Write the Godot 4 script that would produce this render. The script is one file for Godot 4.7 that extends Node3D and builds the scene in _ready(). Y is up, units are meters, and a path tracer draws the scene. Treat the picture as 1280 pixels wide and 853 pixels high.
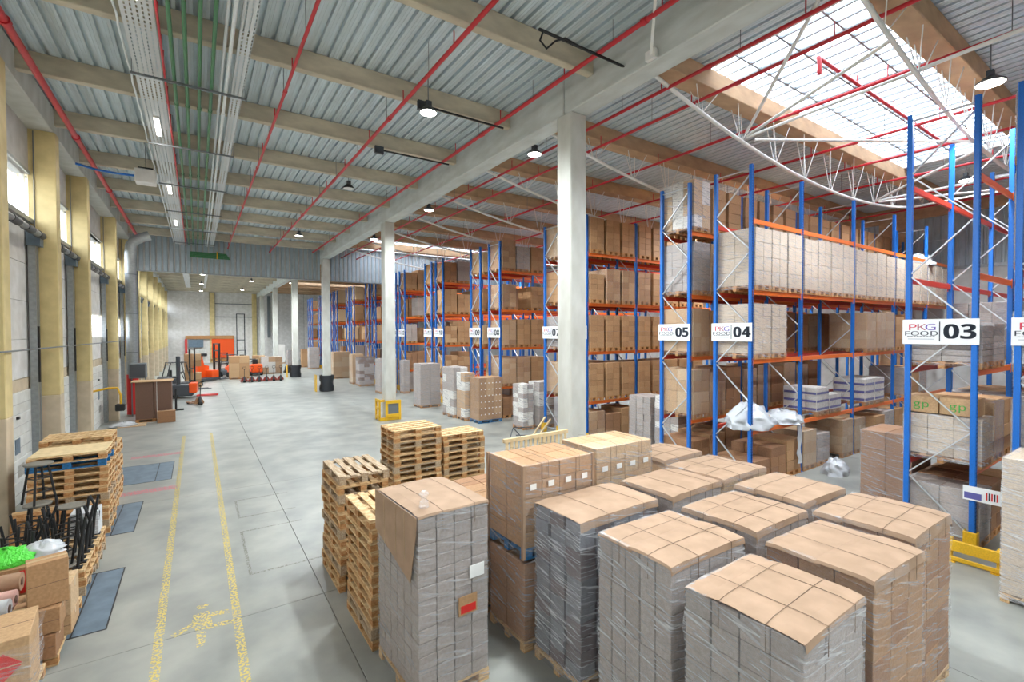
extends Node3D
# A warehouse hall seen from a raised walkway: dock wall with yellow columns, concrete beams under a steel
# deck, pallet racks numbered along the main aisle, wrapped pallet loads standing in front of them.

const CAM_H := 4.2
const DECK_Y := 10.45
const WALL_X := -3.75
const RIGHT_X := 30.0
const END_Z := -80.0
const BACK_Z := 13.0
const BULK_Z := -36.3
const LV := [1.55, 3.45, 5.3, 7.2]
const RACK_X := 12.25
const RACK_TOP := 8.62
const UPX := [12.25, 14.95, 18.55, 22.15, 25.75, 29.35]

var M := {}
var C := {}
var used := {}
var rng := RandomNumberGenerator.new()

# ------------------------------------------------------------------ mesh builder
class MB:
	var v := PackedVector3Array()
	var n := PackedVector3Array()
	var t := PackedVector2Array()
	func tri(a: Vector3, b: Vector3, c: Vector3, na: Vector3, nb: Vector3, nc: Vector3, ta := Vector2.ZERO, tb := Vector2.ZERO, tc := Vector2.ZERO):
		if (b - a).cross(c - a).dot(na + nb + nc) > 0.0:
			v.append_array([a, c, b]); n.append_array([na, nc, nb]); t.append_array([ta, tc, tb])
		else:
			v.append_array([a, b, c]); n.append_array([na, nb, nc]); t.append_array([ta, tb, tc])
	func quad(a: Vector3, b: Vector3, c: Vector3, d: Vector3, nn: Vector3, su := 1.0, sv := 1.0):
		tri(a, b, c, nn, nn, nn, Vector2(0, 0), Vector2(su, 0), Vector2(su, sv))
		tri(a, c, d, nn, nn, nn, Vector2(0, 0), Vector2(su, sv), Vector2(0, sv))
	func box(c: Vector3, s: Vector3, b := Basis()):
		for ax in 3:
			var u := (ax + 1) % 3
			var w := (ax + 2) % 3
			for sg in [-1.0, 1.0]:
				var p := []
				for k in [[-1, -1], [1, -1], [1, 1], [-1, 1]]:
					var q := Vector3.ZERO
					q[ax] = sg * s[ax] * 0.5
					q[u] = k[0] * s[u] * 0.5
					q[w] = k[1] * s[w] * 0.5
					p.append(c + b * q)
				var nn := Vector3.ZERO
				nn[ax] = sg
				quad(p[0], p[1], p[2], p[3], b * nn, s[u], s[w])
	# box with chamfered edges
	func cbox(c: Vector3, s: Vector3, ch: float, b := Basis()):
		var h := s * 0.5
		for ax in 3:
			var u := (ax + 1) % 3
			var w := (ax + 2) % 3
			for sg in [-1.0, 1.0]:
				var p := []
				for k in [[-1, -1], [1, -1], [1, 1], [-1, 1]]:
					var q := Vector3.ZERO
					q[ax] = sg * h[ax]; q[u] = k[0] * (h[u] - ch); q[w] = k[1] * (h[w] - ch)
					p.append(c + b * q)
				var nn := Vector3.ZERO
				nn[ax] = sg
				quad(p[0], p[1], p[2], p[3], b * nn, s[u], s[w])
				for sw in [-1.0, 1.0]:
					var e := []
					for k in [-1, 1]:
						var q1 := Vector3.ZERO
						q1[ax] = sg * h[ax]; q1[u] = sw * (h[u] - ch); q1[w] = k * (h[w] - ch)
						var q2 := Vector3.ZERO
						q2[ax] = sg * (h[ax] - ch); q2[u] = sw * h[u]; q2[w] = k * (h[w] - ch)
						e.append(c + b * q1); e.append(c + b * q2)
					var n2 := Vector3.ZERO
					n2[ax] = sg; n2[u] = sw
					quad(e[0], e[1], e[3], e[2], b * n2.normalized(), ch, s[w])
		for sx in [-1.0, 1.0]:
			for sy in [-1.0, 1.0]:
				for sz in [-1.0, 1.0]:
					var a := c + b * Vector3(sx * h.x, sy * (h.y - ch), sz * (h.z - ch))
					var d := c + b * Vector3(sx * (h.x - ch), sy * h.y, sz * (h.z - ch))
					var e2 := c + b * Vector3(sx * (h.x - ch), sy * (h.y - ch), sz * h.z)
					var nn2 := b * Vector3(sx, sy, sz).normalized()
					tri(a, d, e2, nn2, nn2, nn2)
	# bar of rectangular section from a to b; up hints which way its height points
	func bar(a: Vector3, b: Vector3, wd: float, ht: float, up := Vector3.UP):
		var z := (b - a).normalized()
		var x := up.cross(z)
		if x.length() < 0.01:
			x = Vector3.RIGHT.cross(z)
		x = x.normalized()
		box((a + b) * 0.5, Vector3(wd, ht, a.distance_to(b)), Basis(x, z.cross(x), z))
	func tube(pts: Array, r: float, seg := 8, r2 := -1.0, caps := true):
		var rings := []
		var fr := Vector3.UP
		var cnt := pts.size()
		for i in cnt:
			var d: Vector3 = (pts[mini(i + 1, cnt - 1)] - pts[maxi(i - 1, 0)])
			d = d.normalized()
			if i == 0:
				fr = d.cross(Vector3.UP if absf(d.y) < 0.9 else Vector3.RIGHT).normalized()
			fr = (fr - d * fr.dot(d)).normalized()
			var o := d.cross(fr)
			var rr := r if r2 < 0.0 else lerpf(r, r2, float(i) / maxi(1, cnt - 1))
			var ring := []
			for k in seg:
				var a := TAU * k / seg
				var nn := fr * cos(a) + o * sin(a)
				ring.append([pts[i] + nn * rr, nn])
			rings.append(ring)
		for i in cnt - 1:
			for k in seg:
				var a: Array = rings[i][k]
				var b: Array = rings[i][(k + 1) % seg]
				var c: Array = rings[i + 1][(k + 1) % seg]
				var e: Array = rings[i + 1][k]
				tri(a[0], b[0], c[0], a[1], b[1], c[1])
				tri(a[0], c[0], e[0], a[1], c[1], e[1])
		if caps:
			for i in [0, cnt - 1]:
				var d2: Vector3 = (pts[1] - pts[0] if i == 0 else pts[cnt - 1] - pts[cnt - 2])
				d2 = d2.normalized() * (-1.0 if i == 0 else 1.0)
				for k in range(1, seg - 1):
					tri(rings[i][0][0], rings[i][k][0], rings[i][k + 1][0], d2, d2, d2)
	# surface of revolution round the vertical through c; prof: [radius, height] from bottom to top
	func lathe(c: Vector3, prof: Array, seg := 16, b := Basis()):
		for i in prof.size() - 1:
			var p: Array = prof[i]
			var q: Array = prof[i + 1]
			var dn := Vector2(q[1] - p[1], p[0] - q[0]).normalized()
			for k in seg:
				var a0 := TAU * k / seg
				var a1 := TAU * (k + 1) / seg
				var r0 := Vector3(cos(a0), 0, sin(a0))
				var r1 := Vector3(cos(a1), 0, sin(a1))
				var n0 := b * Vector3(r0.x * dn.x, dn.y, r0.z * dn.x)
				var n1 := b * Vector3(r1.x * dn.x, dn.y, r1.z * dn.x)
				var A: Vector3 = c + b * (r0 * p[0] + Vector3(0, p[1], 0))
				var B: Vector3 = c + b * (r1 * p[0] + Vector3(0, p[1], 0))
				var D: Vector3 = c + b * (r0 * q[0] + Vector3(0, q[1], 0))
				var E: Vector3 = c + b * (r1 * q[0] + Vector3(0, q[1], 0))
				if p[0] > 0.0001: tri(A, B, E, n0, n1, n1)
				if q[0] > 0.0001: tri(A, E, D, n0, n1, n0)
	# polygon in the plane of axes ux, uy (through o), pushed out by depth along ux x uy
	func prism(poly: PackedVector2Array, o: Vector3, ux: Vector3, uy: Vector3, depth: float):
		var w := ux.cross(uy).normalized()
		var ids := Geometry2D.triangulate_polygon(poly)
		for s in [0.0, 1.0]:
			var off: Vector3 = w * depth * s
			var nn: Vector3 = w * (1.0 if s > 0.5 else -1.0)
			for i in range(0, ids.size(), 3):
				var p := []
				for k in 3:
					var q := poly[ids[i + k]]
					p.append(o + ux * q.x + uy * q.y + off)
				tri(p[0], p[1], p[2], nn, nn, nn, poly[ids[i]], poly[ids[i + 1]], poly[ids[i + 2]])
		var area := 0.0
		for i in poly.size():
			area += poly[i].cross(poly[(i + 1) % poly.size()])
		for i in poly.size():
			var a2 := poly[i]
			var b2 := poly[(i + 1) % poly.size()]
			var e2 := (b2 - a2).normalized()
			var out2 := Vector2(e2.y, -e2.x) * signf(area)
			var A := o + ux * a2.x + uy * a2.y
			var B := o + ux * b2.x + uy * b2.y
			quad(A, B, B + w * depth, A + w * depth, (ux * out2.x + uy * out2.y).normalized(), a2.distance_to(b2), depth)
	func mesh() -> ArrayMesh:
		var a := []
		a.resize(Mesh.ARRAY_MAX)
		a[Mesh.ARRAY_VERTEX] = v
		a[Mesh.ARRAY_NORMAL] = n
		a[Mesh.ARRAY_TEX_UV] = t
		var m := ArrayMesh.new()
		m.add_surface_from_arrays(Mesh.PRIMITIVE_TRIANGLES, a)
		return m

# ------------------------------------------------------------------ nodes
func numbered(called: String) -> String:
	var k: int = used.get(called, 0)
	used[called] = k + 1
	return called if k == 0 else "%s_%03d" % [called, k]

func tag(o: Node, label: String, category: String, group := ""):
	o.set_meta("label", label)
	o.set_meta("category", category)
	if group != "": o.set_meta("group", group)
	return o

func thing(called: String, label: String, category: String, at := Vector3.ZERO, turn := 0.0, group := "") -> Node3D:
	var o := Node3D.new()
	o.name = numbered(called)
	add_child(o)
	o.position = at
	o.rotation.y = turn
	tag(o, label, category, group)
	return o

func put(called: String, m: Mesh, mat: Material, parent: Node = null, at := Vector3.ZERO, b := Basis()) -> MeshInstance3D:
	var o := MeshInstance3D.new()
	o.mesh = m
	o.material_override = mat
	o.name = numbered(called) if parent == null else called
	if parent == null:
		add_child(o)
	else:
		parent.add_child(o, true)
	o.transform = Transform3D(b, at)
	return o

func struct(called: String, label := "") -> Node3D:
	var o := Node3D.new()
	o.name = called if label == "" else numbered(called)
	add_child(o)
	o.set_meta("kind", "structure")
	if label != "": o.set_meta("label", label)
	return o

func bxm(s: Vector3, ch := 0.0) -> Mesh:          # shared box mesh, standing on its base
	var key := "b%.3f_%.3f_%.3f_%.3f" % [s.x, s.y, s.z, ch]
	if not C.has(key):
		var m := MB.new()
		if ch > 0.0: m.cbox(Vector3(0, s.y * 0.5, 0), s, ch)
		else: m.box(Vector3(0, s.y * 0.5, 0), s)
		C[key] = m.mesh()
	return C[key]

func pbox(called: String, lo: Vector3, hi: Vector3, mat: Material, parent: Node = null, ch := 0.0) -> MeshInstance3D:
	var s := hi - lo
	return put(called, bxm(s, ch), mat, parent, Vector3((lo.x + hi.x) * 0.5, lo.y, (lo.z + hi.z) * 0.5))

func ptube(called: String, pts: Array, r: float, mat: Material, parent: Node = null, seg := 8, r2 := -1.0) -> MeshInstance3D:
	var m := MB.new()
	var o: Vector3 = pts[0]
	var q := []
	for p in pts: q.append(p - o)
	m.tube(q, r, seg, r2)
	return put(called, m.mesh(), mat, parent, o)

func rod(called: String, a: Vector3, b: Vector3, r: float, mat: Material, parent: Node = null, seg := 6) -> MeshInstance3D:
	return ptube(called, [a, b], r, mat, parent, seg)

func pbar(called: String, a: Vector3, b: Vector3, wd: float, ht: float, mat: Material, parent: Node = null, up := Vector3.UP) -> MeshInstance3D:
	var m := MB.new()
	m.bar(Vector3.ZERO, b - a, wd, ht, up)
	return put(called, m.mesh(), mat, parent, a)

# ------------------------------------------------------------------ textures and materials
func noise_tex(seed_: int, freq: float, lo: Color, hi: Color, size := 256, oct := 4, stretch := 1.0, kind := 0, thr := -1.0) -> ImageTexture:
	var f := FastNoiseLite.new()
	f.seed = seed_
	f.frequency = freq
	f.fractal_octaves = oct
	f.noise_type = FastNoiseLite.TYPE_SIMPLEX_SMOOTH if kind == 0 else FastNoiseLite.TYPE_CELLULAR
	var g := f.get_seamless_image(size, size, false, false, 0.15)
	if stretch > 1.0:
		g.resize(size, int(size / stretch), Image.INTERPOLATE_BILINEAR)
		g.resize(size, size, Image.INTERPOLATE_BILINEAR)
	var im := Image.create(size, size, false, Image.FORMAT_RGBA8)
	for y in size:
		for x in size:
			var q := g.get_pixel(x, y).r
			if thr >= 0.0: q = smoothstep(thr - 0.06, thr + 0.06, q)
			im.set_pixel(x, y, lo.lerp(hi, q))
	return ImageTexture.create_from_image(im)

func film_tex(seed_: int, lo: float, hi: float, sharp := 0.0) -> ImageTexture:      # milky film haze, with white highlight streaks painted into it
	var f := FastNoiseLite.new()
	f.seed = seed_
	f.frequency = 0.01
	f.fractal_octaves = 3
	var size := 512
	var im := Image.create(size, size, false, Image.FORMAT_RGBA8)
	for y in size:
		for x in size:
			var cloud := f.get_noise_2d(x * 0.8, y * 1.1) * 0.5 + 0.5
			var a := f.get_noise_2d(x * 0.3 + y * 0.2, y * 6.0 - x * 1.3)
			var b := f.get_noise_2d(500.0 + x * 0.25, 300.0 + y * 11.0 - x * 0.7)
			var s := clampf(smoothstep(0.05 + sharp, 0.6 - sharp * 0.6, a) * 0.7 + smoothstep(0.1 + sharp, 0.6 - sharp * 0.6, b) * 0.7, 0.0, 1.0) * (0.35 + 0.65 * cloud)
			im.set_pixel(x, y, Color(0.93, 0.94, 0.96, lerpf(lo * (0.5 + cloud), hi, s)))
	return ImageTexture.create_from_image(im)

func tex(key: String) -> ImageTexture:
	return C[key]

func rgb(r: float, g: float, b: float, a := 1.0) -> Color:
	return Color(r / 255.0, g / 255.0, b / 255.0, a)

func mat(called: String, c: Color, rough := 0.7, metal := 0.0, t := "", scale := Vector3.ONE, bump := "", bump_cm := 0.0, world := true) -> StandardMaterial3D:
	var m := StandardMaterial3D.new()
	m.resource_name = called
	m.albedo_color = c
	m.roughness = rough
	m.metallic = metal
	if t != "" or bump != "":
		m.uv1_triplanar = true
		m.uv1_world_triplanar = world
		m.uv1_scale = scale
		m.uv1_triplanar_sharpness = 4.0
	if t != "": m.albedo_texture = tex(t)
	if bump != "":
		m.heightmap_enabled = true
		m.heightmap_texture = tex(bump)
		m.heightmap_scale = bump_cm
	M[called] = m
	return m

func make_materials():
	C.mottle = noise_tex(3, 0.012, rgb(228, 227, 223), rgb(255, 255, 255), 256, 5)
	C.patch = noise_tex(9, 0.006, rgb(214, 213, 210), rgb(255, 254, 250), 512, 6)
	C.stain = noise_tex(71, 0.008, rgb(196, 198, 200), rgb(255, 254, 250), 1024, 7)
	C.blotch = noise_tex(17, 0.02, rgb(160, 150, 135), rgb(255, 255, 255), 256, 5, 1.0, 0, 0.42)
	C.grain = noise_tex(5, 0.02, rgb(196, 174, 148), rgb(255, 255, 255), 256, 5)
	C.fine = noise_tex(23, 0.06, rgb(222, 218, 212), rgb(255, 255, 255), 256, 3)
	C.wrinkle = noise_tex(31, 0.013, rgb(0, 0, 0), rgb(255, 255, 255), 512, 4, 1.0)
	C.crease = noise_tex(37, 0.02, rgb(40, 40, 40), rgb(255, 255, 255), 256, 4)
	C.worn = noise_tex(41, 0.05, rgb(255, 255, 255, 0), rgb(255, 255, 255, 1), 512, 5, 1.0, 0, 0.53)
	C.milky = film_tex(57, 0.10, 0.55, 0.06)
	C.glint_streak = film_tex(77, 0.14, 0.75, 0.12)
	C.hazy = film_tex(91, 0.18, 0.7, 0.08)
	C.pits = noise_tex(61, 0.08, rgb(120, 112, 100), rgb(255, 255, 255), 256, 2, 1.0, 0, 0.22)
	# building
	mat("floor", rgb(168, 170, 165), 0.36, 0.0, "stain", Vector3.ONE * 0.09, "fine", 0.03)
	mat("floor_dark", rgb(70, 70, 66), 0.9)
	mat("concrete", rgb(214, 215, 209), 0.8, 0.0, "mottle", Vector3(0.5, 0.25, 0.5), "fine", 0.1)
	mat("concrete_beam", rgb(212, 218, 216), 0.8, 0.0, "mottle", Vector3(0.6, 0.9, 0.25), "fine", 0.1)
	mat("purlin", rgb(214, 204, 184), 0.8, 0.0, "patch", Vector3(0.3, 0.8, 0.6), "fine", 0.1)
	mat("roof_beam", rgb(205, 170, 135), 0.8, 0.0, "patch", Vector3(0.3, 0.8, 0.6), "fine", 0.1)
	mat("deck", rgb(212, 226, 234), 0.4, 0.15, "mottle", Vector3(1.5, 1.5, 0.2))
	mat("insulation", rgb(150, 150, 150), 0.9)
	mat("bulkhead", rgb(176, 190, 200), 0.45, 0.15, "mottle", Vector3(1.0, 0.3, 1.0))
	mat("panel", rgb(234, 232, 230), 0.6, 0.0, "mottle", Vector3.ONE * 0.5)
	mat("panel_grey", rgb(196, 194, 192), 0.6, 0.0, "mottle", Vector3.ONE * 0.5)
	mat("column_yellow", rgb(226, 206, 150), 0.55, 0.0, "mottle", Vector3.ONE * 0.5, "fine", 0.05)
	mat("column_bare", rgb(210, 193, 168), 0.75, 0.0, "mottle", Vector3.ONE * 0.6, "fine", 0.08)
	mat("door_white", rgb(226, 226, 222), 0.5, 0.0, "mottle", Vector3.ONE * 0.7)
	mat("galv", rgb(160, 166, 170), 0.4, 0.55, "mottle", Vector3.ONE * 2.0)
	mat("galv_tray", rgb(205, 210, 212), 0.45, 0.3)
	mat("galv_dark", rgb(120, 126, 130), 0.5, 0.4)
	mat("white_steel", rgb(232, 232, 228), 0.45)
	mat("pipe_red", rgb(196, 38, 48), 0.35)
	mat("pipe_green", rgb(62, 122, 78), 0.35)
	mat("pipe_white", rgb(228, 234, 236), 0.35)
	mat("black", rgb(28, 29, 31), 0.5)
	mat("rubber", rgb(22, 22, 22), 0.8)
	mat("bag", rgb(36, 40, 46), 0.28, 0.0, "", Vector3.ONE * 3.0, "crease", 3.0)
	mat("yellow", rgb(240, 190, 40), 0.45, 0.0, "fine", Vector3.ONE * 2.0)
	mat("red", rgb(214, 44, 40), 0.45)
	mat("orange_truck", rgb(240, 88, 28), 0.35)
	mat("truck_grey", rgb(70, 74, 80), 0.45)
	mat("plate_blue", rgb(120, 140, 160), 0.45, 0.3, "patch", Vector3.ONE * 0.9)
	mat("signal_white", rgb(236, 238, 240), 0.4)
	mat("ink", rgb(34, 44, 58), 0.5)
	mat("jack_red", rgb(150, 58, 48), 0.45)
	mat("carton_pale", rgb(206, 188, 168), 0.75, 0.0, "fine", Vector3.ONE * 1.3)
	# racks
	mat("rack_blue", rgb(30, 116, 214), 0.38, 0.0, "fine", Vector3.ONE * 3.0)
	mat("rack_orange", rgb(246, 122, 46), 0.4, 0.0, "fine", Vector3.ONE * 3.0)
	mat("rack_red", rgb(214, 66, 42), 0.4, 0.0, "fine", Vector3.ONE * 3.0)
	mat("brace", rgb(206, 210, 214), 0.4, 0.4)
	# goods
	var kraft := [rgb(190, 150, 110), rgb(180, 140, 102), rgb(204, 168, 128), rgb(166, 124, 90), rgb(212, 182, 146), rgb(156, 117, 88)]
	for i in kraft.size():
		mat("carton%d" % i, kraft[i], 0.78, 0.0, "fine", Vector3.ONE * 1.3)
	mat("carton_grey0", rgb(178, 167, 162), 0.7, 0.0, "fine", Vector3.ONE * 1.3)
	mat("carton_grey1", rgb(170, 159, 154), 0.7, 0.0, "fine", Vector3.ONE * 1.3)
	mat("carton_white", rgb(236, 234, 230), 0.6, 0.0, "fine", Vector3.ONE * 1.3)
	mat("carton_dark", rgb(120, 92, 78), 0.7, 0.0, "fine", Vector3.ONE * 1.3)
	mat("cap_sheet", rgb(176, 146, 121), 0.75, 0.0, "mottle", Vector3.ONE * 0.9, "fine", 0.04)
	mat("print_blue", rgb(92, 92, 160), 0.6)
	mat("print_green", rgb(66, 160, 70), 0.6)
	mat("label_white", rgb(240, 240, 238), 0.5)
	mat("tape", rgb(196, 168, 128), 0.3)
	mat("strap", rgb(124, 102, 82), 0.45)
	mat("wood_x", rgb(228, 198, 154), 0.8, 0.0, "grain", Vector3(0.5, 7.0, 7.0), "", 0.0, true)
	mat("wood_z", rgb(228, 198, 154), 0.8, 0.0, "grain", Vector3(7.0, 7.0, 0.5), "", 0.0, true)
	mat("wood_block", rgb(206, 158, 108), 0.85, 0.0, "grain", Vector3(3, 5, 3), "", 0.0, true)
	mat("wood_grey", rgb(196, 180, 158), 0.85, 0.0, "grain", Vector3(6.0, 6.0, 0.6), "", 0.0, true)
	mat("wood_blue", rgb(40, 120, 190), 0.7, 0.0, "grain", Vector3(3, 5, 3))
	mat("wood_light", rgb(232, 206, 164), 0.8, 0.0, "grain", Vector3(2.0, 7.0, 2.0))
	mat("film_heap", rgb(196, 200, 205), 0.25)
	mat("plywood", rgb(232, 208, 164), 0.7, 0.0, "mottle", Vector3.ONE * 1.5)
	# stretch film: clear sheets that mirror the hall, and milky ones with painted highlight streaks
	for k in [["film", 0.06, 1.4], ["film_thick", 0.14, 2.0], ["film_grey", 0.24, 2.0]]:
		var f := mat(k[0], rgb(226, 231, 238, k[1]), 0.16)
		f.transparency = BaseMaterial3D.TRANSPARENCY_ALPHA
		f.cull_mode = BaseMaterial3D.CULL_DISABLED
		f.heightmap_enabled = true
		f.heightmap_texture = tex("wrinkle")
		f.heightmap_scale = k[2]
		f.uv1_scale = Vector3(1.6, 0.55, 1)
	for k in [["film_milky", "milky"], ["film_hazy", "hazy"], ["film_painted_glint", "glint_streak"]]:
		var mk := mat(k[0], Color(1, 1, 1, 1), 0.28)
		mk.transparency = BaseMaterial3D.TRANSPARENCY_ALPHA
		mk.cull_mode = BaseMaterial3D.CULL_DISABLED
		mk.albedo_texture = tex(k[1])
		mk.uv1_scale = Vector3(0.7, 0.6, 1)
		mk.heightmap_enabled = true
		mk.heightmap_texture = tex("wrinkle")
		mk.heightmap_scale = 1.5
	# paint worn off the floor
	for k in [["paint_yellow", rgb(216, 194, 108)], ["paint_red", rgb(214, 120, 132)], ["paint_dark", rgb(120, 118, 108)]]:
		var p := mat(k[0], k[1], 0.6, 0.0, "worn", Vector3.ONE * 0.8)
		p.transparency = BaseMaterial3D.TRANSPARENCY_ALPHA_SCISSOR
		p.alpha_scissor_threshold = 0.5
	var g := mat("skylight_sheet", rgb(232, 242, 248, 0.5), 0.2)
	g.transparency = BaseMaterial3D.TRANSPARENCY_ALPHA
	g.cull_mode = BaseMaterial3D.CULL_DISABLED
	g.backlight_enabled = true
	g.backlight = Color(0.7, 0.7, 0.7)
	var w := mat("window_glass", rgb(225, 235, 242, 0.12), 0.1)
	w.transparency = BaseMaterial3D.TRANSPARENCY_ALPHA
	var e := mat("lamp_glow", rgb(255, 255, 255), 0.4)
	e.emission_enabled = true
	e.emission = Color(1.0, 0.97, 0.92)
	e.emission_energy_multiplier = 9.0
	e = mat("tube_glow", rgb(255, 255, 255), 0.4)
	e.emission_enabled = true
	e.emission = Color(1.0, 0.98, 0.95)
	e.emission_energy_multiplier = 2.0

# ------------------------------------------------------------------ camera, sky, light
func make_view():
	var cam := Camera3D.new()
	cam.name = "camera"
	add_child(cam)
	cam.fov = rad_to_deg(2.0 * atan(426.5 / 589.16))
	cam.near = 0.05
	cam.far = 400.0
	cam.transform = Transform3D(Basis(Vector3.UP, -deg_to_rad(33.7578)) * Basis(Vector3.RIGHT, deg_to_rad(-1.0704)) * Basis(Vector3.BACK, deg_to_rad(-0.1945)), Vector3(0, CAM_H, 0))
	cam.current = true
	var w := WorldEnvironment.new()
	w.name = "surroundings"
	var e := Environment.new()
	e.background_mode = Environment.BG_SKY
	var s := ProceduralSkyMaterial.new()
	s.sky_top_color = rgb(222, 232, 246)
	s.sky_horizon_color = rgb(238, 242, 248)
	s.ground_bottom_color = rgb(120, 120, 116)
	s.ground_horizon_color = rgb(150, 150, 146)
	s.sky_energy_multiplier = 1.7
	s.ground_energy_multiplier = 2.0
	var sk := Sky.new()
	sk.sky_material = s
	e.sky = sk
	e.tonemap_mode = Environment.TONE_MAPPER_LINEAR
	e.tonemap_exposure = 3.5
	e.sdfgi_enabled = true
	e.ssao_enabled = true
	e.ssil_enabled = true
	w.environment = e
	add_child(w)

# ------------------------------------------------------------------ the hall
const SKY := [[-7.15, -3.4], [-35.9, -31.2], [-64.5, -59.5]]      # z ranges of the rooflights
const SKY_X := [10.2, 22.7]

func deck_sheet(x0: float, x1: float, z0: float, z1: float) -> Mesh:
	var m := MB.new()
	var pr := []
	var x := x0
	while x < x1 - 0.01:
		for q in [[0.0, 0.0], [0.056, 0.0], [0.062, 0.007], [0.070, 0.0], [0.120, 0.0], [0.126, 0.007], [0.134, 0.0], [0.19, 0.0], [0.2, 0.075], [0.265, 0.075]]:
			if x + q[0] < x1: pr.append(Vector2(x + q[0], q[1]))
		x += 0.275
	pr.append(Vector2(x1, 0.0))
	for i in pr.size() - 1:
		var a: Vector2 = pr[i]
		var b: Vector2 = pr[i + 1]
		var nn := Vector3(b.y - a.y, -(b.x - a.x), 0).normalized()
		m.quad(Vector3(a.x, a.y, z0), Vector3(b.x, b.y, z0), Vector3(b.x, b.y, z1), Vector3(a.x, a.y, z1), nn)
	return m.mesh()

func ribbed_wall(x0: float, x1: float, y0: float, y1: float, pitch := 0.3, dep := 0.08) -> Mesh:   # ribs upright, facing +z
	var m := MB.new()
	var pr := []
	var x := x0
	while x < x1 - 0.01:
		for q in [[0.0, 0.0], [0.58, 0.0], [0.68, -1.0], [0.9, -1.0]]:
			if x + q[0] * pitch < x1: pr.append(Vector2(x + q[0] * pitch, q[1] * dep))
		x += pitch
	pr.append(Vector2(x1, 0.0))
	for i in pr.size() - 1:
		var a: Vector2 = pr[i]
		var b: Vector2 = pr[i + 1]
		var nn := Vector3(-(b.y - a.y), 0, b.x - a.x).normalized()
		m.quad(Vector3(a.x, y0, a.y), Vector3(b.x, y0, b.y), Vector3(b.x, y1, b.y), Vector3(a.x, y1, a.y), nn)
	return m.mesh()

func make_floor():
	var fl := struct("floor")
	pbox("bed", Vector3(WALL_X - 0.3, -0.4, END_Z), Vector3(RIGHT_X, -0.02, BACK_Z), M.floor_dark, fl)
	var xs := [WALL_X - 0.3, 1.65, 7.76, 12.1, 18.0, 24.0, RIGHT_X]
	var zs := [BACK_Z, 5.5, -1.2, -7.95, -14.7, -21.4, -28.2, -35.0, -48.5, -62.0, END_Z]
	for i in xs.size() - 1:
		for j in zs.size() - 1:
			var g := 0.004
			pbox("slab", Vector3(xs[i] + g, -0.02, zs[j + 1] + g), Vector3(xs[i + 1] - g, 0.0, zs[j] - g), M.floor, fl, 0.003)

func paint(called: String, poly: Array, y: float, m: Material, parent: Node):
	var p := PackedVector2Array()
	for q in poly: p.append(Vector2(q[0], -q[1]))
	var b := MB.new()
	b.prism(p, Vector3(0, y, 0), Vector3.RIGHT, Vector3.FORWARD, 0.0012)
	return put(called, b.mesh(), m, parent)

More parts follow.
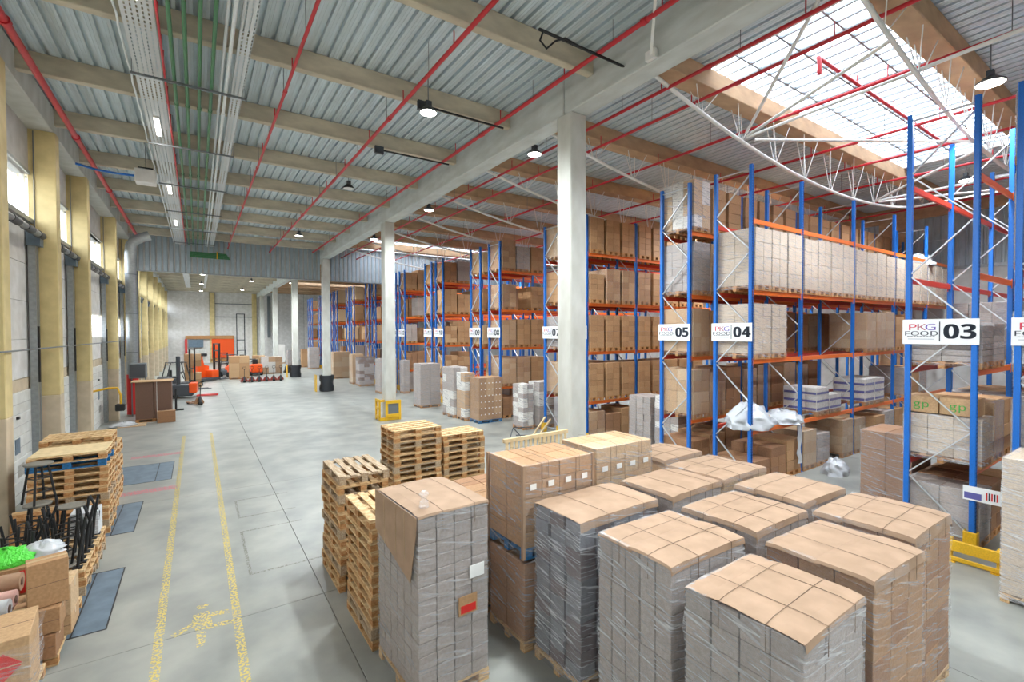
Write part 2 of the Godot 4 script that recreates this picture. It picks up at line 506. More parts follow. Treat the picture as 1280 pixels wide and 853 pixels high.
func make_markings():
	for s in [-0.49, 0.44]:
		var l := thing("floor_line", "long worn yellow walkway line painted on the floor, " + ("nearer the dock wall" if s < 0 else "farther from the dock wall"), "marking", Vector3.ZERO, 0.0, "walkway lines")
		var z := -4.2
		var k := 0
		while z > -23.0:
			paint("stripe", [[s - 0.055, z], [s + 0.055, z], [s + 0.055, z - 1.9], [s - 0.055, z - 1.9]], 0.001, M.paint_yellow, l)
			z -= 1.93
			k += 1
	var man := thing("floor_pictogram", "worn yellow walking figure painted between the walkway lines", "marking")
	for q in [[[-0.03, -8.55], [0.06, -8.52], [0.1, -8.62], [0.02, -8.68], [-0.06, -8.64]],
			[[-0.1, -8.42], [0.1, -8.42], [0.14, -7.95], [-0.06, -7.92], [-0.12, -8.15]],
			[[-0.36, -8.02], [-0.1, -8.2], [-0.08, -8.08], [-0.32, -7.93]],
			[[0.1, -8.36], [0.34, -8.3], [0.36, -8.19], [0.12, -8.22]],
			[[0.08, -8.02], [0.4, -7.96], [0.38, -7.86], [0.06, -7.9]],
			[[-0.06, -7.9], [0.06, -7.9], [0.03, -7.52], [-0.06, -7.52]]]:
		paint("figure_part", q, 0.001, M.paint_yellow, man)
	var rs := [[-20.4, -20.05], [-15.95, -15.6]]
	for r in rs:
		var o := thing("floor_line", "faded red stripe painted across the floor " + ("beyond" if r[0] < -18 else "before") + " the lifting plate at the far pallet stack", "marking", Vector3.ZERO, 0.0, "red dock stripes")
		paint("stripe", [[-1.9, r[1]], [-0.5, r[1]], [-0.5, r[0]], [-1.9, r[0]]], 0.001, M.paint_red, o)
	var j := 0
	for q in [[-3.4, -0.66, -19.0, -16.7], [-3.4, -1.16, -14.9, -12.7], [-3.4, -1.12, -10.85, -8.7]]:
		var o := thing("dock_leveller", ["blue steel dock plate in the floor between the two red stripes", "blue steel dock plate in the floor beside the tallest pallet stack", "blue steel dock plate in the floor beside the piled black stools"][j], "dock plate", Vector3(0, 0, 0), 0.0, "dock plates")
		pbox("frame", Vector3(q[0], 0.0, q[2]), Vector3(q[1], 0.0012, q[3]), M.black, o)
		pbox("platform", Vector3(q[0] + 0.03, 0.0005, q[2] + 0.03), Vector3(q[1] - 0.4, 0.0022, q[3] - 0.03), M.plate_blue, o)
		pbox("lip", Vector3(q[1] - 0.38, 0.0005, q[2] + 0.03), Vector3(q[1] - 0.02, 0.0022, q[3] - 0.03), M.plate_blue, o)
		j += 1
	for q in [[0.72, -13.6, -12.3], [0.7, -11.4, -9.3]]:
		var o := thing("floor_line", "dark faded outline of an old bay marking beside the walkway, the " + ("shorter" if q[1] < -12 else "longer") + " one", "marking", Vector3.ZERO, 0.0, "old bay outlines")
		paint("stripe", [[q[0], q[1]], [q[0] + 0.05, q[1]], [q[0] + 0.05, q[2]], [q[0], q[2]]], 0.001, M.paint_dark, o)
		paint("stripe", [[q[0], q[1]], [q[0] + 1.2, q[1]], [q[0] + 1.2, q[1] + 0.04], [q[0], q[1] + 0.04]], 0.001, M.paint_dark, o)
		paint("stripe", [[q[0], q[2]], [q[0] + 1.2, q[2]], [q[0] + 1.2, q[2] + 0.04], [q[0], q[2] + 0.04]], 0.001, M.paint_dark, o)

func make_roof():
	var ce := struct("ceiling")
	var zones := [[WALL_X, 8.0, END_Z, BACK_Z]]
	var cuts := [BACK_Z]
	for s in SKY:
		cuts.append(s[1]); cuts.append(s[0])
	cuts.append(END_Z)
	for i in cuts.size() - 1:
		if i % 2 == 0: zones.append([8.0, RIGHT_X, cuts[i + 1], cuts[i]])
		else:
			zones.append([8.0, SKY_X[0], cuts[i + 1], cuts[i]])
			zones.append([SKY_X[1], RIGHT_X, cuts[i + 1], cuts[i]])
	for z in zones:
		put("deck_sheet", deck_sheet(z[0], z[1], z[2], z[3]), M.deck, ce, Vector3(0, DECK_Y, 0))
		pbox("insulation", Vector3(z[0], DECK_Y + 0.08, z[2]), Vector3(z[1], DECK_Y + 0.22, z[3]), M.insulation, ce)
	# concrete purlins over the dock bay
	var k := -11.35 + 3.375 * 7
	while k > END_Z + 1.0:
		if absf(k - BULK_Z) > 0.5:
			var p := struct("concrete_purlin", "tan concrete purlin spanning from the dock wall to the main beam")
			pbox("beam", Vector3(WALL_X + 0.1, 10.0, k - 0.1), Vector3(7.5, DECK_Y, k + 0.1), M.purlin, p, 0.015)
		k -= 3.375
	# wide beams over the rack bay, each hung with a curved tie on pairs of struts
	k = -7.0 + 3.67 * 5
	while k > END_Z + 1.0:
		if absf(k - BULK_Z) > 0.5:
			var p := struct("roof_beam", "brown concrete roof beam with a curved white tie below it")
			pbox("beam", Vector3(8.02, 10.0, k - 0.24), Vector3(RIGHT_X, DECK_Y, k + 0.24), M.roof_beam, p, 0.015)
			if k < 6.0 and k > -36.0: tie(p, k)
		k -= 3.67
	# main beam on its columns
	var zc := [-8.92 + 13.35, -8.92, -22.4, -35.7, -48.7, -62.1, -75.5]
	var last := BACK_Z
	for i in zc.size() + 1:
		var z: float = zc[i] if i < zc.size() else END_Z
		var b := struct("main_beam", "deep pale concrete beam carried by the row of columns")
		pbox("beam", Vector3(7.5, 9.5, z + 0.012), Vector3(8.02, DECK_Y, last), M.concrete_beam, b, 0.02)
		last = z - 0.012
		if i < zc.size():
			var c := struct("concrete_column", "square pale concrete column under the main beam")
			pbox("shaft", Vector3(7.5, 0.0, z - 0.27), Vector3(8.0, 9.5, z + 0.27), M.concrete, c, 0.025)
	# bulkhead of ribbed sheet
	var bw := struct("wall_bulkhead")
	put("ribbed_sheet", ribbed_wall(WALL_X, 7.5, 8.05, DECK_Y), M.bulkhead, bw, Vector3(0, 0, BULK_Z))
	put("ribbed_sheet", ribbed_wall(8.0, RIGHT_X, 8.05, DECK_Y), M.bulkhead, bw, Vector3(0, 0, BULK_Z))
	pbox("core", Vector3(WALL_X, 8.05, BULK_Z - 0.3), Vector3(7.5, DECK_Y, BULK_Z - 0.06), M.panel_grey, bw)
	pbox("core", Vector3(8.02, 8.05, BULK_Z - 0.3), Vector3(RIGHT_X, DECK_Y, BULK_Z - 0.06), M.panel_grey, bw)
	pbox("edge_trim", Vector3(WALL_X, 8.0, BULK_Z - 0.3), Vector3(7.5, 8.05, BULK_Z + 0.03), M.galv, bw)
	pbox("edge_trim", Vector3(8.02, 8.0, BULK_Z - 0.3), Vector3(RIGHT_X, 8.05, BULK_Z + 0.03), M.galv, bw)

func tie_y(x: float) -> float:
	return 8.72 + 1.25 * pow((x - 17.9) / 9.75, 2.0)

func tie(p: Node, z: float):
	var pts := []
	for i in 25:
		var x := 8.15 + 19.5 * i / 24.0
		pts.append(Vector3(x, tie_y(x), z))
	ptube("tie", pts, 0.045, M.white_steel, p, 8)
	var x0 := 10.2
	while x0 < 26.5:
		var b := Vector3(x0, tie_y(x0) + 0.02, z)
		for s in [[-0.42, -0.16], [-0.2, -0.16], [0.24, 0.16], [0.46, 0.16]]:
			rod("strut", b + Vector3(s[1] * 0.35, 0, 0), Vector3(x0 + s[0], 10.02, z + (0.16 if absf(s[0]) > 0.3 else -0.16)), 0.012, M.white_steel, p, 5)
		x0 += 1.72

func make_skylights():
	var k := 0
	for s in SKY:
		var o := struct("window_%d" % (k + 1))
		k += 1
		var x: float = SKY_X[0]
		while x < SKY_X[1] - 0.1:
			var x2 := minf(x + 3.125, SKY_X[1])
			put("pane", deck_sheet(x, x2, s[0], s[1]), M.skylight_sheet, o, Vector3(0, DECK_Y + 0.16, 0))
			x = x2
		for zz in [s[0], s[1]]:
			pbox("curb", Vector3(SKY_X[0], DECK_Y, zz - 0.05), Vector3(SKY_X[1], DECK_Y + 0.3, zz + 0.05), M.white_steel, o)
		for xx in SKY_X:
			pbox("curb", Vector3(xx - 0.05, DECK_Y, s[0]), Vector3(xx + 0.05, DECK_Y + 0.3, s[1]), M.white_steel, o)
		var zb: float = s[0] + 0.9
		while zb < s[1] - 0.3:
			pbox("glazing_bar", Vector3(SKY_X[0], DECK_Y + 0.1, zb - 0.02), Vector3(SKY_X[1], DECK_Y + 0.155, zb + 0.02), M.galv, o)
			zb += 0.9
		x = SKY_X[0]
		while x < SKY_X[1]:
			pbox("glazing_bar", Vector3(x - 0.025, DECK_Y + 0.1, s[0]), Vector3(x + 0.025, DECK_Y + 0.15, s[1]), M.galv, o)
			x += 0.42

func lamp(at: Vector3, lit := true, r := 0.21):
	var o := thing("high_bay_lamp", "round black high bay lamp hung under the roof" + (", switched off" if not lit else ", glowing white"), "lamp", at, 0.0, "high bay lamps" if lit else "")
	var m := MB.new()
	m.lathe(Vector3.ZERO, [[0.06, 0.16], [0.1, 0.15], [r, 0.03], [r, 0.0], [r * 0.93, 0.0], [r * 0.9, 0.02], [0.0, 0.03]], 20)
	put("housing", m.mesh(), M.black if not lit else M.truck_grey, o)
	m = MB.new()
	m.lathe(Vector3.ZERO, [[0.0, -0.012], [r * 0.92, -0.004], [r * 0.92, 0.02]], 20)
	put("diffuser", m.mesh(), M.lamp_glow if lit else M.label_white, o)
	rod("hanger", Vector3(0, 0.15, 0), Vector3(0, DECK_Y - at.y, 0), 0.012, M.galv_dark, o)
	pbox("driver", Vector3(-0.07, 0.16, -0.06), Vector3(0.07, 0.28, 0.06), M.truck_grey, o)
	if lit:
		var l := SpotLight3D.new()
		l.name = "light"
		o.add_child(l)
		l.position = Vector3(0, -0.05, 0)
		l.rotation.x = -PI / 2
		l.spot_angle = 80.0
		l.spot_angle_attenuation = 0.6
		l.spot_range = 60.0
		l.spot_attenuation = 2.0
		l.light_energy = LAMP_E
		l.light_size = 0.2
		l.light_color = Color(0.96, 0.99, 1.0)
		l.shadow_enabled = true

const LAMP_E := 16.0

func make_lamps():
	for z in [9.0, 2.0, -4.3, -10.85, -28.5, -44.0, -56.0, -68.0]:
		lamp(Vector3(4.8, 9.6, z))
	lamp(Vector3(4.8, 9.6, -18.16), false)
	for z in [-11.6, -19.45, -27.2, -44.0, -56.0, -68.0]:
		lamp(Vector3(8.6, 9.6, z))
	for z in [5.0, -2.83]:
		lamp(Vector3(14.5, 9.6, z), true, 0.26)
	for z in [-12.2, -24.0, -46.0]:
		lamp(Vector3(20.0, 9.6, z))
	for z in [-42.0, -52.0, -62.0, -72.0]:  # extra lamps, added to brighten the far dock wall beyond the bulkhead
		lamp(Vector3(0.5, 9.6, z))
	for z in [-5.2, -11.5, -17.6, -24.0, -30.2]:  # lamps added above the aisles to throw more light on the racks
		lamp(Vector3(23.5 if z > -6.0 else 19.5, 9.7, z))

func _ready():
	rng.seed = 7
	make_materials()
	make_view()
	make_floor()
	make_roof()
	make_skylights()
	make_lamps()
	make_walls()
	make_services()
	make_markings()
	make_racks()
	make_rack_goods()
	make_floor_goods()
	make_front_goods()
	make_pallet_stacks()
	make_dock_side()
	make_far_things()

# ------------------------------------------------------------------ walls
const COLS := [4.6, 0.1, -4.4, -8.9, -13.4, -17.9, -22.4, -29.4, -35.8, -40.6, -46.4, -52.4, -58.4, -64.4, -70.4, -76.4]

func make_walls():
	var wl := struct("wall_left")
	var i := 0
	for z in COLS:
		var c := struct("dock_column", "concrete dock column painted yellow above a bare foot, on the dock wall")
		pbox("bare_foot", Vector3(WALL_X, 0.0, z - 0.42), Vector3(-3.18, 2.5, z), M.column_bare, c, 0.015)
		pbox("painted_shaft", Vector3(WALL_X, 2.5, z - 0.42), Vector3(-3.18, 9.75, z), M.column_yellow, c, 0.015)
		rod("conduit", Vector3(-3.62, 1.2, z + 0.02), Vector3(-3.62, 9.7, z + 0.02), 0.014, M.galv_dark, c)
		var zf: float = COLS[i + 1] if i + 1 < COLS.size() else END_Z
		dock_bay(wl, z - 0.42, zf, i)
		i += 1
	dock_bay(wl, BACK_Z, COLS[0], 99)
	pbox("edge_beam", Vector3(WALL_X, 9.75, END_Z), Vector3(-3.22, DECK_Y, BACK_Z), M.concrete, wl, 0.02)
	pbox("outer_skin", Vector3(WALL_X - 0.3, 8.55, END_Z), Vector3(WALL_X, DECK_Y + 0.2, BACK_Z), M.panel_grey, wl)
	pbox("outer_skin", Vector3(WALL_X - 0.3, 0.0, -22.8), Vector3(WALL_X - 0.12, 7.3, BACK_Z), M.panel_grey, wl)
	pbox("outer_skin", Vector3(WALL_X - 0.3, 0.0, END_Z), Vector3(WALL_X - 0.12, 4.05, -22.8), M.panel_grey, wl)
	pbox("outer_skin", Vector3(WALL_X - 0.3, 5.05, END_Z), Vector3(WALL_X - 0.12, 7.3, -22.8), M.panel_grey, wl)
	rod("wall_cable", Vector3(-3.1, 3.86, -8.0), Vector3(-3.1, 3.82, -36.0), 0.018, M.galv_dark, wl)
	# far end wall
	var wb := struct("wall_back")
	pbox("core", Vector3(WALL_X - 0.3, 0.0, END_Z - 0.4), Vector3(RIGHT_X + 0.3, DECK_Y + 0.2, END_Z - 0.05), M.panel_grey, wb)
	var y := 0.0
	while y < 10.3:
		for q in [[WALL_X, 1.5], [2.2, 6.9], [7.5, 14.0], [14.1, 22.0], [22.1, 30.0]]:
			pbox("wall_panel", Vector3(q[0], y + 0.006, END_Z - 0.05), Vector3(q[1], minf(y + 1.15, 10.44), END_Z), M.panel, wb, 0.006)
		y += 1.15
	for x in [1.85, 7.15]:
		pbox("painted_post", Vector3(x - 0.3, 0, END_Z), Vector3(x + 0.3, 10.0, END_Z + 0.3), M.column_yellow, wb, 0.015)
	pbox("dark_post", Vector3(8.9, 3.5, END_Z), Vector3(9.3, 9.8, END_Z + 0.2), M.galv_dark, wb)
	for yy in [6.5, 8.4]:
		pbox("rail", Vector3(2.2, yy, END_Z), Vector3(6.85, yy + 0.1, END_Z + 0.1), M.galv_dark, wb)
	# gate with an orange sheet in the end wall
	var d := struct("door_1", "wooden framed gate with an orange sheet in the far end wall")
	d.position = Vector3(0, 0, END_Z + 0.35)
	pbox("sheet", Vector3(1.74, 0.65, 0.0), Vector3(4.46, 3.38, 0.06), M.orange_truck, d, 0.01)
	pbox("header", Vector3(-1.35, 3.4, 0.0), Vector3(4.5, 3.85, 0.12), M.wood_block, d)
	pbox("post", Vector3(-1.4, 0.0, 0.0), Vector3(-1.15, 3.4, 0.12), M.red, d)
	pbox("opening_panel", Vector3(-1.0, 2.2, 0.0), Vector3(0.75, 3.3, 0.05), M.plate_blue, d)
	pbox("opening_panel", Vector3(-1.0, 0.9, 0.0), Vector3(0.9, 2.0, 0.05), M.door_white, d)
	pbox("sill", Vector3(1.6, 0.2, 0.0), Vector3(4.5, 0.55, 0.1), M.wood_block, d)
	# wall behind the racks
	var wr := struct("wall_right")
	pbox("core", Vector3(RIGHT_X + 0.08, 0.0, END_Z), Vector3(RIGHT_X + 0.4, DECK_Y + 0.2, BACK_Z), M.panel_grey, wr)
	pbox("top_beam", Vector3(RIGHT_X - 0.25, 9.75, END_Z), Vector3(RIGHT_X + 0.08, DECK_Y, BACK_Z), M.roof_beam, wr, 0.02)
	put("ribbed_sheet", ribbed_wall(END_Z, BACK_Z, 7.2, 9.75, 0.3, 0.05), M.bulkhead, wr, Vector3(RIGHT_X, 0, 0), Basis(Vector3.UP, -PI / 2))
	for z in [-9.3, -22.5, -35.9, 4.2]:
		pbox("pillar", Vector3(RIGHT_X - 0.3, 0.0, z - 0.6), Vector3(RIGHT_X + 0.08, 9.75, z + 0.6), M.roof_beam, wr, 0.02)
	pbox("girt", Vector3(RIGHT_X - 0.05, 7.1, END_Z), Vector3(RIGHT_X + 0.08, 7.25, BACK_Z), M.galv, wr)
	pbox("lower_wall", Vector3(RIGHT_X, 0.0, END_Z), Vector3(RIGHT_X + 0.08, 7.1, BACK_Z), M.panel_grey, wr)
	var wf := struct("wall_front")
	pbox("core", Vector3(WALL_X - 0.3, 0.0, BACK_Z), Vector3(RIGHT_X + 0.3, DECK_Y + 0.2, BACK_Z + 0.3), M.panel, wf)

func dock_bay(wl: Node, z0: float, z1: float, i: int):      # z0 near end, z1 far end, between two columns
	var near := z0 < -10.0 and z0 > -36.0
	var x := WALL_X
	pbox("upper_panel", Vector3(x - 0.1, 8.5, z1), Vector3(x + 0.02, 9.75, z0), M.panel_grey, wl)
	pbox("window_sill", Vector3(x - 0.3, 7.18, z1), Vector3(x + 0.1, 7.3, z0), M.galv, wl)
	pbox("window_head", Vector3(x - 0.3, 8.5, z1), Vector3(x + 0.06, 8.58, z0), M.galv, wl)
	var w := struct("window_%d" % (10 + i))
	pbox("pane", Vector3(x - 0.1, 7.3, z1 + 0.05), Vector3(x - 0.085, 8.5, z0 - 0.05), M.window_glass, w)
	for zz in [z1 + 0.04, (z0 + z1) * 0.5, z0 - 0.04]:
		pbox("mullion", Vector3(x - 0.13, 7.3, zz - 0.03), Vector3(x - 0.05, 8.5, zz + 0.03), M.white_steel, w)
	if i == 99 or z0 > 6.0:
		pbox("wall_panel", Vector3(x - 0.12, 0.0, z1), Vector3(x, 7.2, z0), M.panel, wl)
		return
	var y := 3.05
	while y < 7.1:
		if i >= 6 and y > 4.0 and y < 4.1:
			pbox("pane", Vector3(x - 0.1, 4.06, z1 + 0.05), Vector3(x - 0.085, 5.04, z0 - 0.05), M.window_glass, w)
			for zz in [z1 + 0.04, lerpf(z0, z1, 0.33), lerpf(z0, z1, 0.66), z0 - 0.04]:
				pbox("mullion", Vector3(x - 0.13, 4.05, zz - 0.03), Vector3(x - 0.05, 5.05, zz + 0.03), M.white_steel, w)
			y += 1.0
			continue
		pbox("wall_panel", Vector3(x - 0.12, y + 0.008, z1 + 0.01), Vector3(x, minf(y + 1.0, 7.18), z0 - 0.01), M.panel, wl, 0.008)
		y += 1.0
	pbox("header_strip", Vector3(x - 0.12, 2.75, z1), Vector3(x + 0.01, 3.05, z0), M.column_bare, wl)
	var d := struct("door_%d" % (10 + i))
	y = 0.0
	while y < 2.7:
		pbox("section", Vector3(x - 0.1, y + 0.004, z1 + 0.3), Vector3(x + 0.05, y + 0.546, z0 - 0.25), M.door_white, d, 0.012)
		pbox("rib", Vector3(x + 0.05, y + 0.25, z1 + 0.32), Vector3(x + 0.056, y + 0.27, z0 - 0.27), M.panel_grey, d)
		y += 0.55
	if near:
		pbox("vision_panel", Vector3(x + 0.05, 1.25, z1 + 1.4), Vector3(x + 0.065, 1.62, z1 + 1.75), M.plate_blue, d)
		pbox("vision_panel", Vector3(x + 0.05, 0.65, z1 + 1.1), Vector3(x + 0.065, 0.95, z1 + 1.6), M.window_glass, d)
		pbox("handle", Vector3(x + 0.05, 2.1, z1 + 1.5), Vector3(x + 0.1, 2.16, z1 + 1.62), M.black, d)
	var tr := struct("door_track", "galvanised vertical track of a dock door")
	for zz in [z1 + 0.12, z1 + 0.3]:
		pbox("rail", Vector3(x + 0.05, 0.0, zz - 0.06), Vector3(x + 0.2, 6.75, zz + 0.06), M.galv, tr)
	pbox("buffer", Vector3(x + 0.2, 2.9, z1 + 0.26), Vector3(x + 0.24, 4.4, z1 + 0.34), M.black, tr)
	pbox("bearing_bracket", Vector3(x + 0.02, 6.55, z1 + 0.05), Vector3(x + 0.3, 6.95, z1 + 0.4), M.plate_blue, tr)
	var zs := z0 - 0.25
	var k := 0
	while zs > z1 + 0.4:
		var z2 := maxf(zs - 0.55, z1 + 0.1)
		rod("spring_coil" if k % 2 == 0 else "shaft_drum", Vector3(x + 0.28, 6.85, zs), Vector3(x + 0.28, 6.85, z2), 0.1 if k % 2 == 0 else 0.085, M.truck_grey if k % 2 == 0 else M.galv, tr, 10)
		zs = z2
		k += 1

# ------------------------------------------------------------------ pipes, trays and bracing under the roof
func z_pipe(called: String, label: String, x: float, y: float, r: float, z0: float, z1: float, m: Material, stubs := 0.0, group := ""):
	var o := thing(called, label, "pipe", Vector3(x, y, z0), 0.0, group)
	var z := 0.0
	var len := z0 - z1
	while z < len - 0.05:
		var e := minf(z + 6.0, len)
		rod("pipe_run", Vector3(0, 0, -z), Vector3(0, 0, -e), r, m, o, 10)
		rod("coupling", Vector3(0, 0, -e + 0.06), Vector3(0, 0, -e - 0.06), r * 1.35, m, o, 10)
		z = e
	if stubs > 0.0:
		z = 0.8
		while z < len:
			rod("sprinkler_stub", Vector3(0, 0, -z), Vector3(0, 0.3, -z), 0.014, m, o, 5)
			rod("hanger", Vector3(0, r, -z - 1.2), Vector3(0, DECK_Y - y, -z - 1.2), 0.008, M.galv_dark, o, 4)
			z += stubs

func make_services():
	z_pipe("sprinkler_main", "thick red sprinkler main running above the dock columns", -2.76, 9.75, 0.07, 6.0, BULK_Z + 0.2, M.pipe_red)
	z_pipe("sprinkler_pipe", "red sprinkler pipe under the deck beside the second cable tray", 1.76, 9.75, 0.035, 6.0, BULK_Z + 0.2, M.pipe_red, 2.7)
	z_pipe("sprinkler_pipe", "red sprinkler pipe under the deck midway over the main aisle, beside the lamps", 4.22, 9.75, 0.045, 6.0, BULK_Z + 0.2, M.pipe_red, 2.7)
	z_pipe("sprinkler_pipe", "red sprinkler pipe hugging the dock side of the main beam", 7.0, 9.98, 0.05, 6.0, BULK_Z + 0.2, M.pipe_red, 2.7)
	z_pipe("sprinkler_pipe", "thin red pipe along the edge of the wide cable tray", -0.5, 9.72, 0.022, 4.0, -36.0, M.pipe_red, 1.7)
	var rx := [8.98, 10.1, 12.7, 16.2, 18.6, 21.4, 24.5, 27.2]
	for k in rx.size():
		z_pipe("sprinkler_pipe", "%s red sprinkler pipe over the racks, counted from the main beam" % ORD[k], rx[k], 9.75, 0.04, 6.0, BULK_Z + 0.2, M.pipe_red, 3.1, "sprinkler pipes over the racks")
	var gx := [-0.335, -0.115, 0.12, 0.345]
	for k in 4:
		var lb: String = ["green pipe beside the wide cable tray", "green pipe, second from the wide cable tray", "green pipe, third from the wide cable tray", "green pipe beside the grey conduit"][k]
		z_pipe("green_pipe", lb, gx[k], 9.72, 0.036, 4.0, -35.4, M.pipe_green, 0.0, "green pipes")
	z_pipe("white_pipe", "white pipe between the green pipes and the narrow cable tray", 0.62, 9.72, 0.034, 4.0, -35.6, M.pipe_white)
	z_pipe("grey_conduit", "thin grey conduit between the green pipes and the white pipe", 0.52, 9.76, 0.03, 4.0, -35.6, M.galv_tray)
	var man := thing("green_pipe_bundle", "bundle of short green pipes lying across the bulkhead", "pipe", Vector3(-0.3, 8.95, -35.4))
	for k in 5:
		rod("pipe_run", Vector3(0, 0.07 * k, 0.02 * k), Vector3(2.15 - 0.05 * k, 0.07 * k, 0.02 * k), 0.036, M.pipe_green, man, 8)
	for x in [0.3, 1.8]:
		rod("hanger_rod", Vector3(x, 0.0, 0.05), Vector3(x, DECK_Y - 8.95, 0.05), 0.008, M.galv_dark, man, 4)
	pbox("clamp", Vector3(1.4, -0.05, -0.06), Vector3(1.46, 0.4, 0.16), M.yellow, man)
	# perforated trays
	var dots := Image.create(32, 32, false, Image.FORMAT_RGBA8)
	dots.fill(Color(1, 1, 1, 1))
	dots.fill_rect(Rect2i(11, 6, 10, 20), Color(1, 1, 1, 0))
	C.dots = ImageTexture.create_from_image(dots)
	var tm := mat("tray", rgb(214, 218, 220), 0.45, 0.25, "dots", Vector3(12.0, 12.0, 7.0))
	tm.transparency = BaseMaterial3D.TRANSPARENCY_ALPHA_SCISSOR
	tm.alpha_scissor_threshold = 0.5
	for q in [[-1.03, -0.55, "wide galvanised cable tray carrying strip lights under the deck"], [0.74, 0.97, "narrow galvanised cable tray beside the white pipe"]]:
		var t := thing("cable_tray", q[2], "cable tray")
		var z := 4.0
		while z > -70.0:
			var e := maxf(z - 3.0, -70.0)
			if z > BULK_Z - 1.0 or z < -37.0:
				pbox("tray_floor", Vector3(q[0], 9.8, e), Vector3(q[1], 9.804, z), M.tray, t)
			z -= 3.0
		for x in [q[0], q[1]]:
			pbox("side_rail", Vector3(x - 0.004, 9.8, -70.0), Vector3(x + 0.004, 9.88, 4.0), M.galv_tray, t)
		rod("cable", Vector3(q[0] + 0.1, 9.82, 4.0), Vector3(q[0] + 0.1, 9.82, -70.0), 0.02, M.black, t, 6)
		rod("cable", Vector3(q[0] + 0.18, 9.82, 4.0), Vector3(q[0] + 0.18, 9.82, -70.0), 0.02, M.galv_dark, t, 6)
	var wc := thing("white_cable", "loose white cable along the edge of the wide cable tray", "cable")
	var pts := []
	for k in 90:
		pts.append(Vector3(-1.1 - 0.025 * absf(sin(k * 1.9)), 9.86 - 0.04 * absf(sin(k * 0.75)), 4.0 - k * 0.45))
	ptube("cable_run", pts, 0.02, M.pipe_white, wc, 6)
	var zs := [0.6, -3.7, -8.2, -12.63, -16.95, -21.35, -25.9, -30.3, -34.6]
	for z in zs:
		var s := thing("strut_channel", "galvanised strut carrying the green pipes and cable trays", "bracket", Vector3(0, 9.62, z), 0.0, "pipe struts")
		pbox("channel", Vector3(-1.08, 0.0, -0.02), Vector3(1.02, 0.04, 0.02), M.galv_dark, s)
		for x in [-1.06, 1.0]:
			rod("hanger_rod", Vector3(x, 0.04, 0), Vector3(x, DECK_Y - 9.62, 0), 0.006, M.galv_dark, s, 4)
	for z in [-2.5, -9.4, -15.9, -22.5, -29.1]:
		var s := thing("strip_light", "white strip light fixed under the wide cable tray", "lamp", Vector3(-0.8, 9.72, z), 0.0, "strip lights on the tray")
		pbox("body", Vector3(-0.06, 0.03, -0.65), Vector3(0.06, 0.08, 0.65), M.white_steel, s)
		pbox("diffuser", Vector3(-0.055, 0.0, -0.63), Vector3(0.055, 0.03, 0.63), M.tube_glow, s, 0.01)
		var l := AreaLight3D.new()
		l.name = "light"
		s.add_child(l)
		l.position = Vector3(0, -0.01, 0)
		l.rotation.x = -PI / 2
		l.area_size = Vector2(0.11, 1.26)
		l.light_energy = STRIP_E
		l.light_color = Color(1.0, 0.98, 0.95)
		l.shadow_enabled = true
	# hanging unit and blue duct by the dock wall
	var u := thing("air_unit", "white box unit hung under the roof beside the wide cable tray", "air unit", Vector3(-1.35, 9.2, -20.0))
	pbox("casing", Vector3(-0.28, 0.0, -0.25), Vector3(0.28, 0.45, 0.25), M.panel, u, 0.02)
	pbox("bracket", Vector3(-0.2, 0.45, -0.15), Vector3(0.2, 0.52, 0.15), M.black, u)
	rod("hanger", Vector3(0, 0.5, 0), Vector3(0, 1.25, 0), 0.012, M.galv_dark, u)
	var bd := thing("blue_hose", "blue hose running from the dock wall to the hanging white unit", "hose", Vector3(-3.1, 9.45, -20.0))
	ptube("hose_run", [Vector3(0, 0.1, 0), Vector3(0.5, 0.0, 0), Vector3(1.0, -0.03, 0), Vector3(1.45, -0.02, 0)], 0.035, M.rack_blue, bd, 8)
	# grey duct with a red foot
	var dp := thing("duct_pipe", "tall grey duct with a red foot standing by the dock wall", "duct", Vector3(-2.78, 0, -31.0))
	rod("riser", Vector3(0, 2.1, 0), Vector3(0, 8.4, 0), 0.24, M.galv, dp, 16)
	rod("red_foot", Vector3(0, 0.05, 0), Vector3(0, 2.1, 0), 0.25, M.red, dp, 16)
	ptube("elbow", [Vector3(0, 8.4, 0), Vector3(0.02, 8.7, 0), Vector3(0.15, 8.95, 0), Vector3(0.45, 9.15, 0), Vector3(0.8, 9.3, 0)], 0.24, M.galv, dp, 16)
	for yy in [3.2, 5.2, 7.2]:
		rod("band", Vector3(0, yy, 0), Vector3(0, yy + 0.06, 0), 0.25, M.galv_dark, dp, 16)
	var bs := thing("black_panel", "tall black strip panel against the dock wall beyond the grey duct", "panel", Vector3(-3.25, 2.0, -38.6))
	pbox("strip", Vector3(-0.1, 0.0, -0.7), Vector3(0.1, 6.3, 0.7), M.black, bs, 0.02)
	# bracing tubes between the roof beams
	var bz := thing("roof_bracing", "white steel bracing tubes between roof beams under the nearest rooflight", "bracing")
	for q in [[12.2, 9.35, -7.0, 11.6, 9.35, 0.5], [12.0, 9.3, -6.9, 10.6, 9.5, -3.4], [12.4, 9.3, -6.9, 16.6, 9.0, -3.4], [20.5, 8.9, -7.0, 20.5, 8.9, -3.3], [20.4, 8.9, -6.9, 16.8, 8.9, -3.4], [24.5, 9.3, -7.0, 24.5, 9.3, 0.4], [20.7, 8.9, -6.9, 24.3, 9.2, -3.4], [8.3, 9.9, -3.3, 12.0, 9.4, -6.9]]:
		rod("tube", Vector3(q[0], q[1], q[2]), Vector3(q[3], q[4], q[5]), 0.038, M.white_steel, bz, 8)
	var rs := thing("sprinkler_branch", "red sprinkler branch pipe crossing under the nearest rooflight", "pipe", Vector3(11.3, 10.15, -4.9))
	rod("pipe_run", Vector3(0, 0, 0), Vector3(8.6, 0.0, 0.0), 0.04, M.pipe_red, rs, 10)
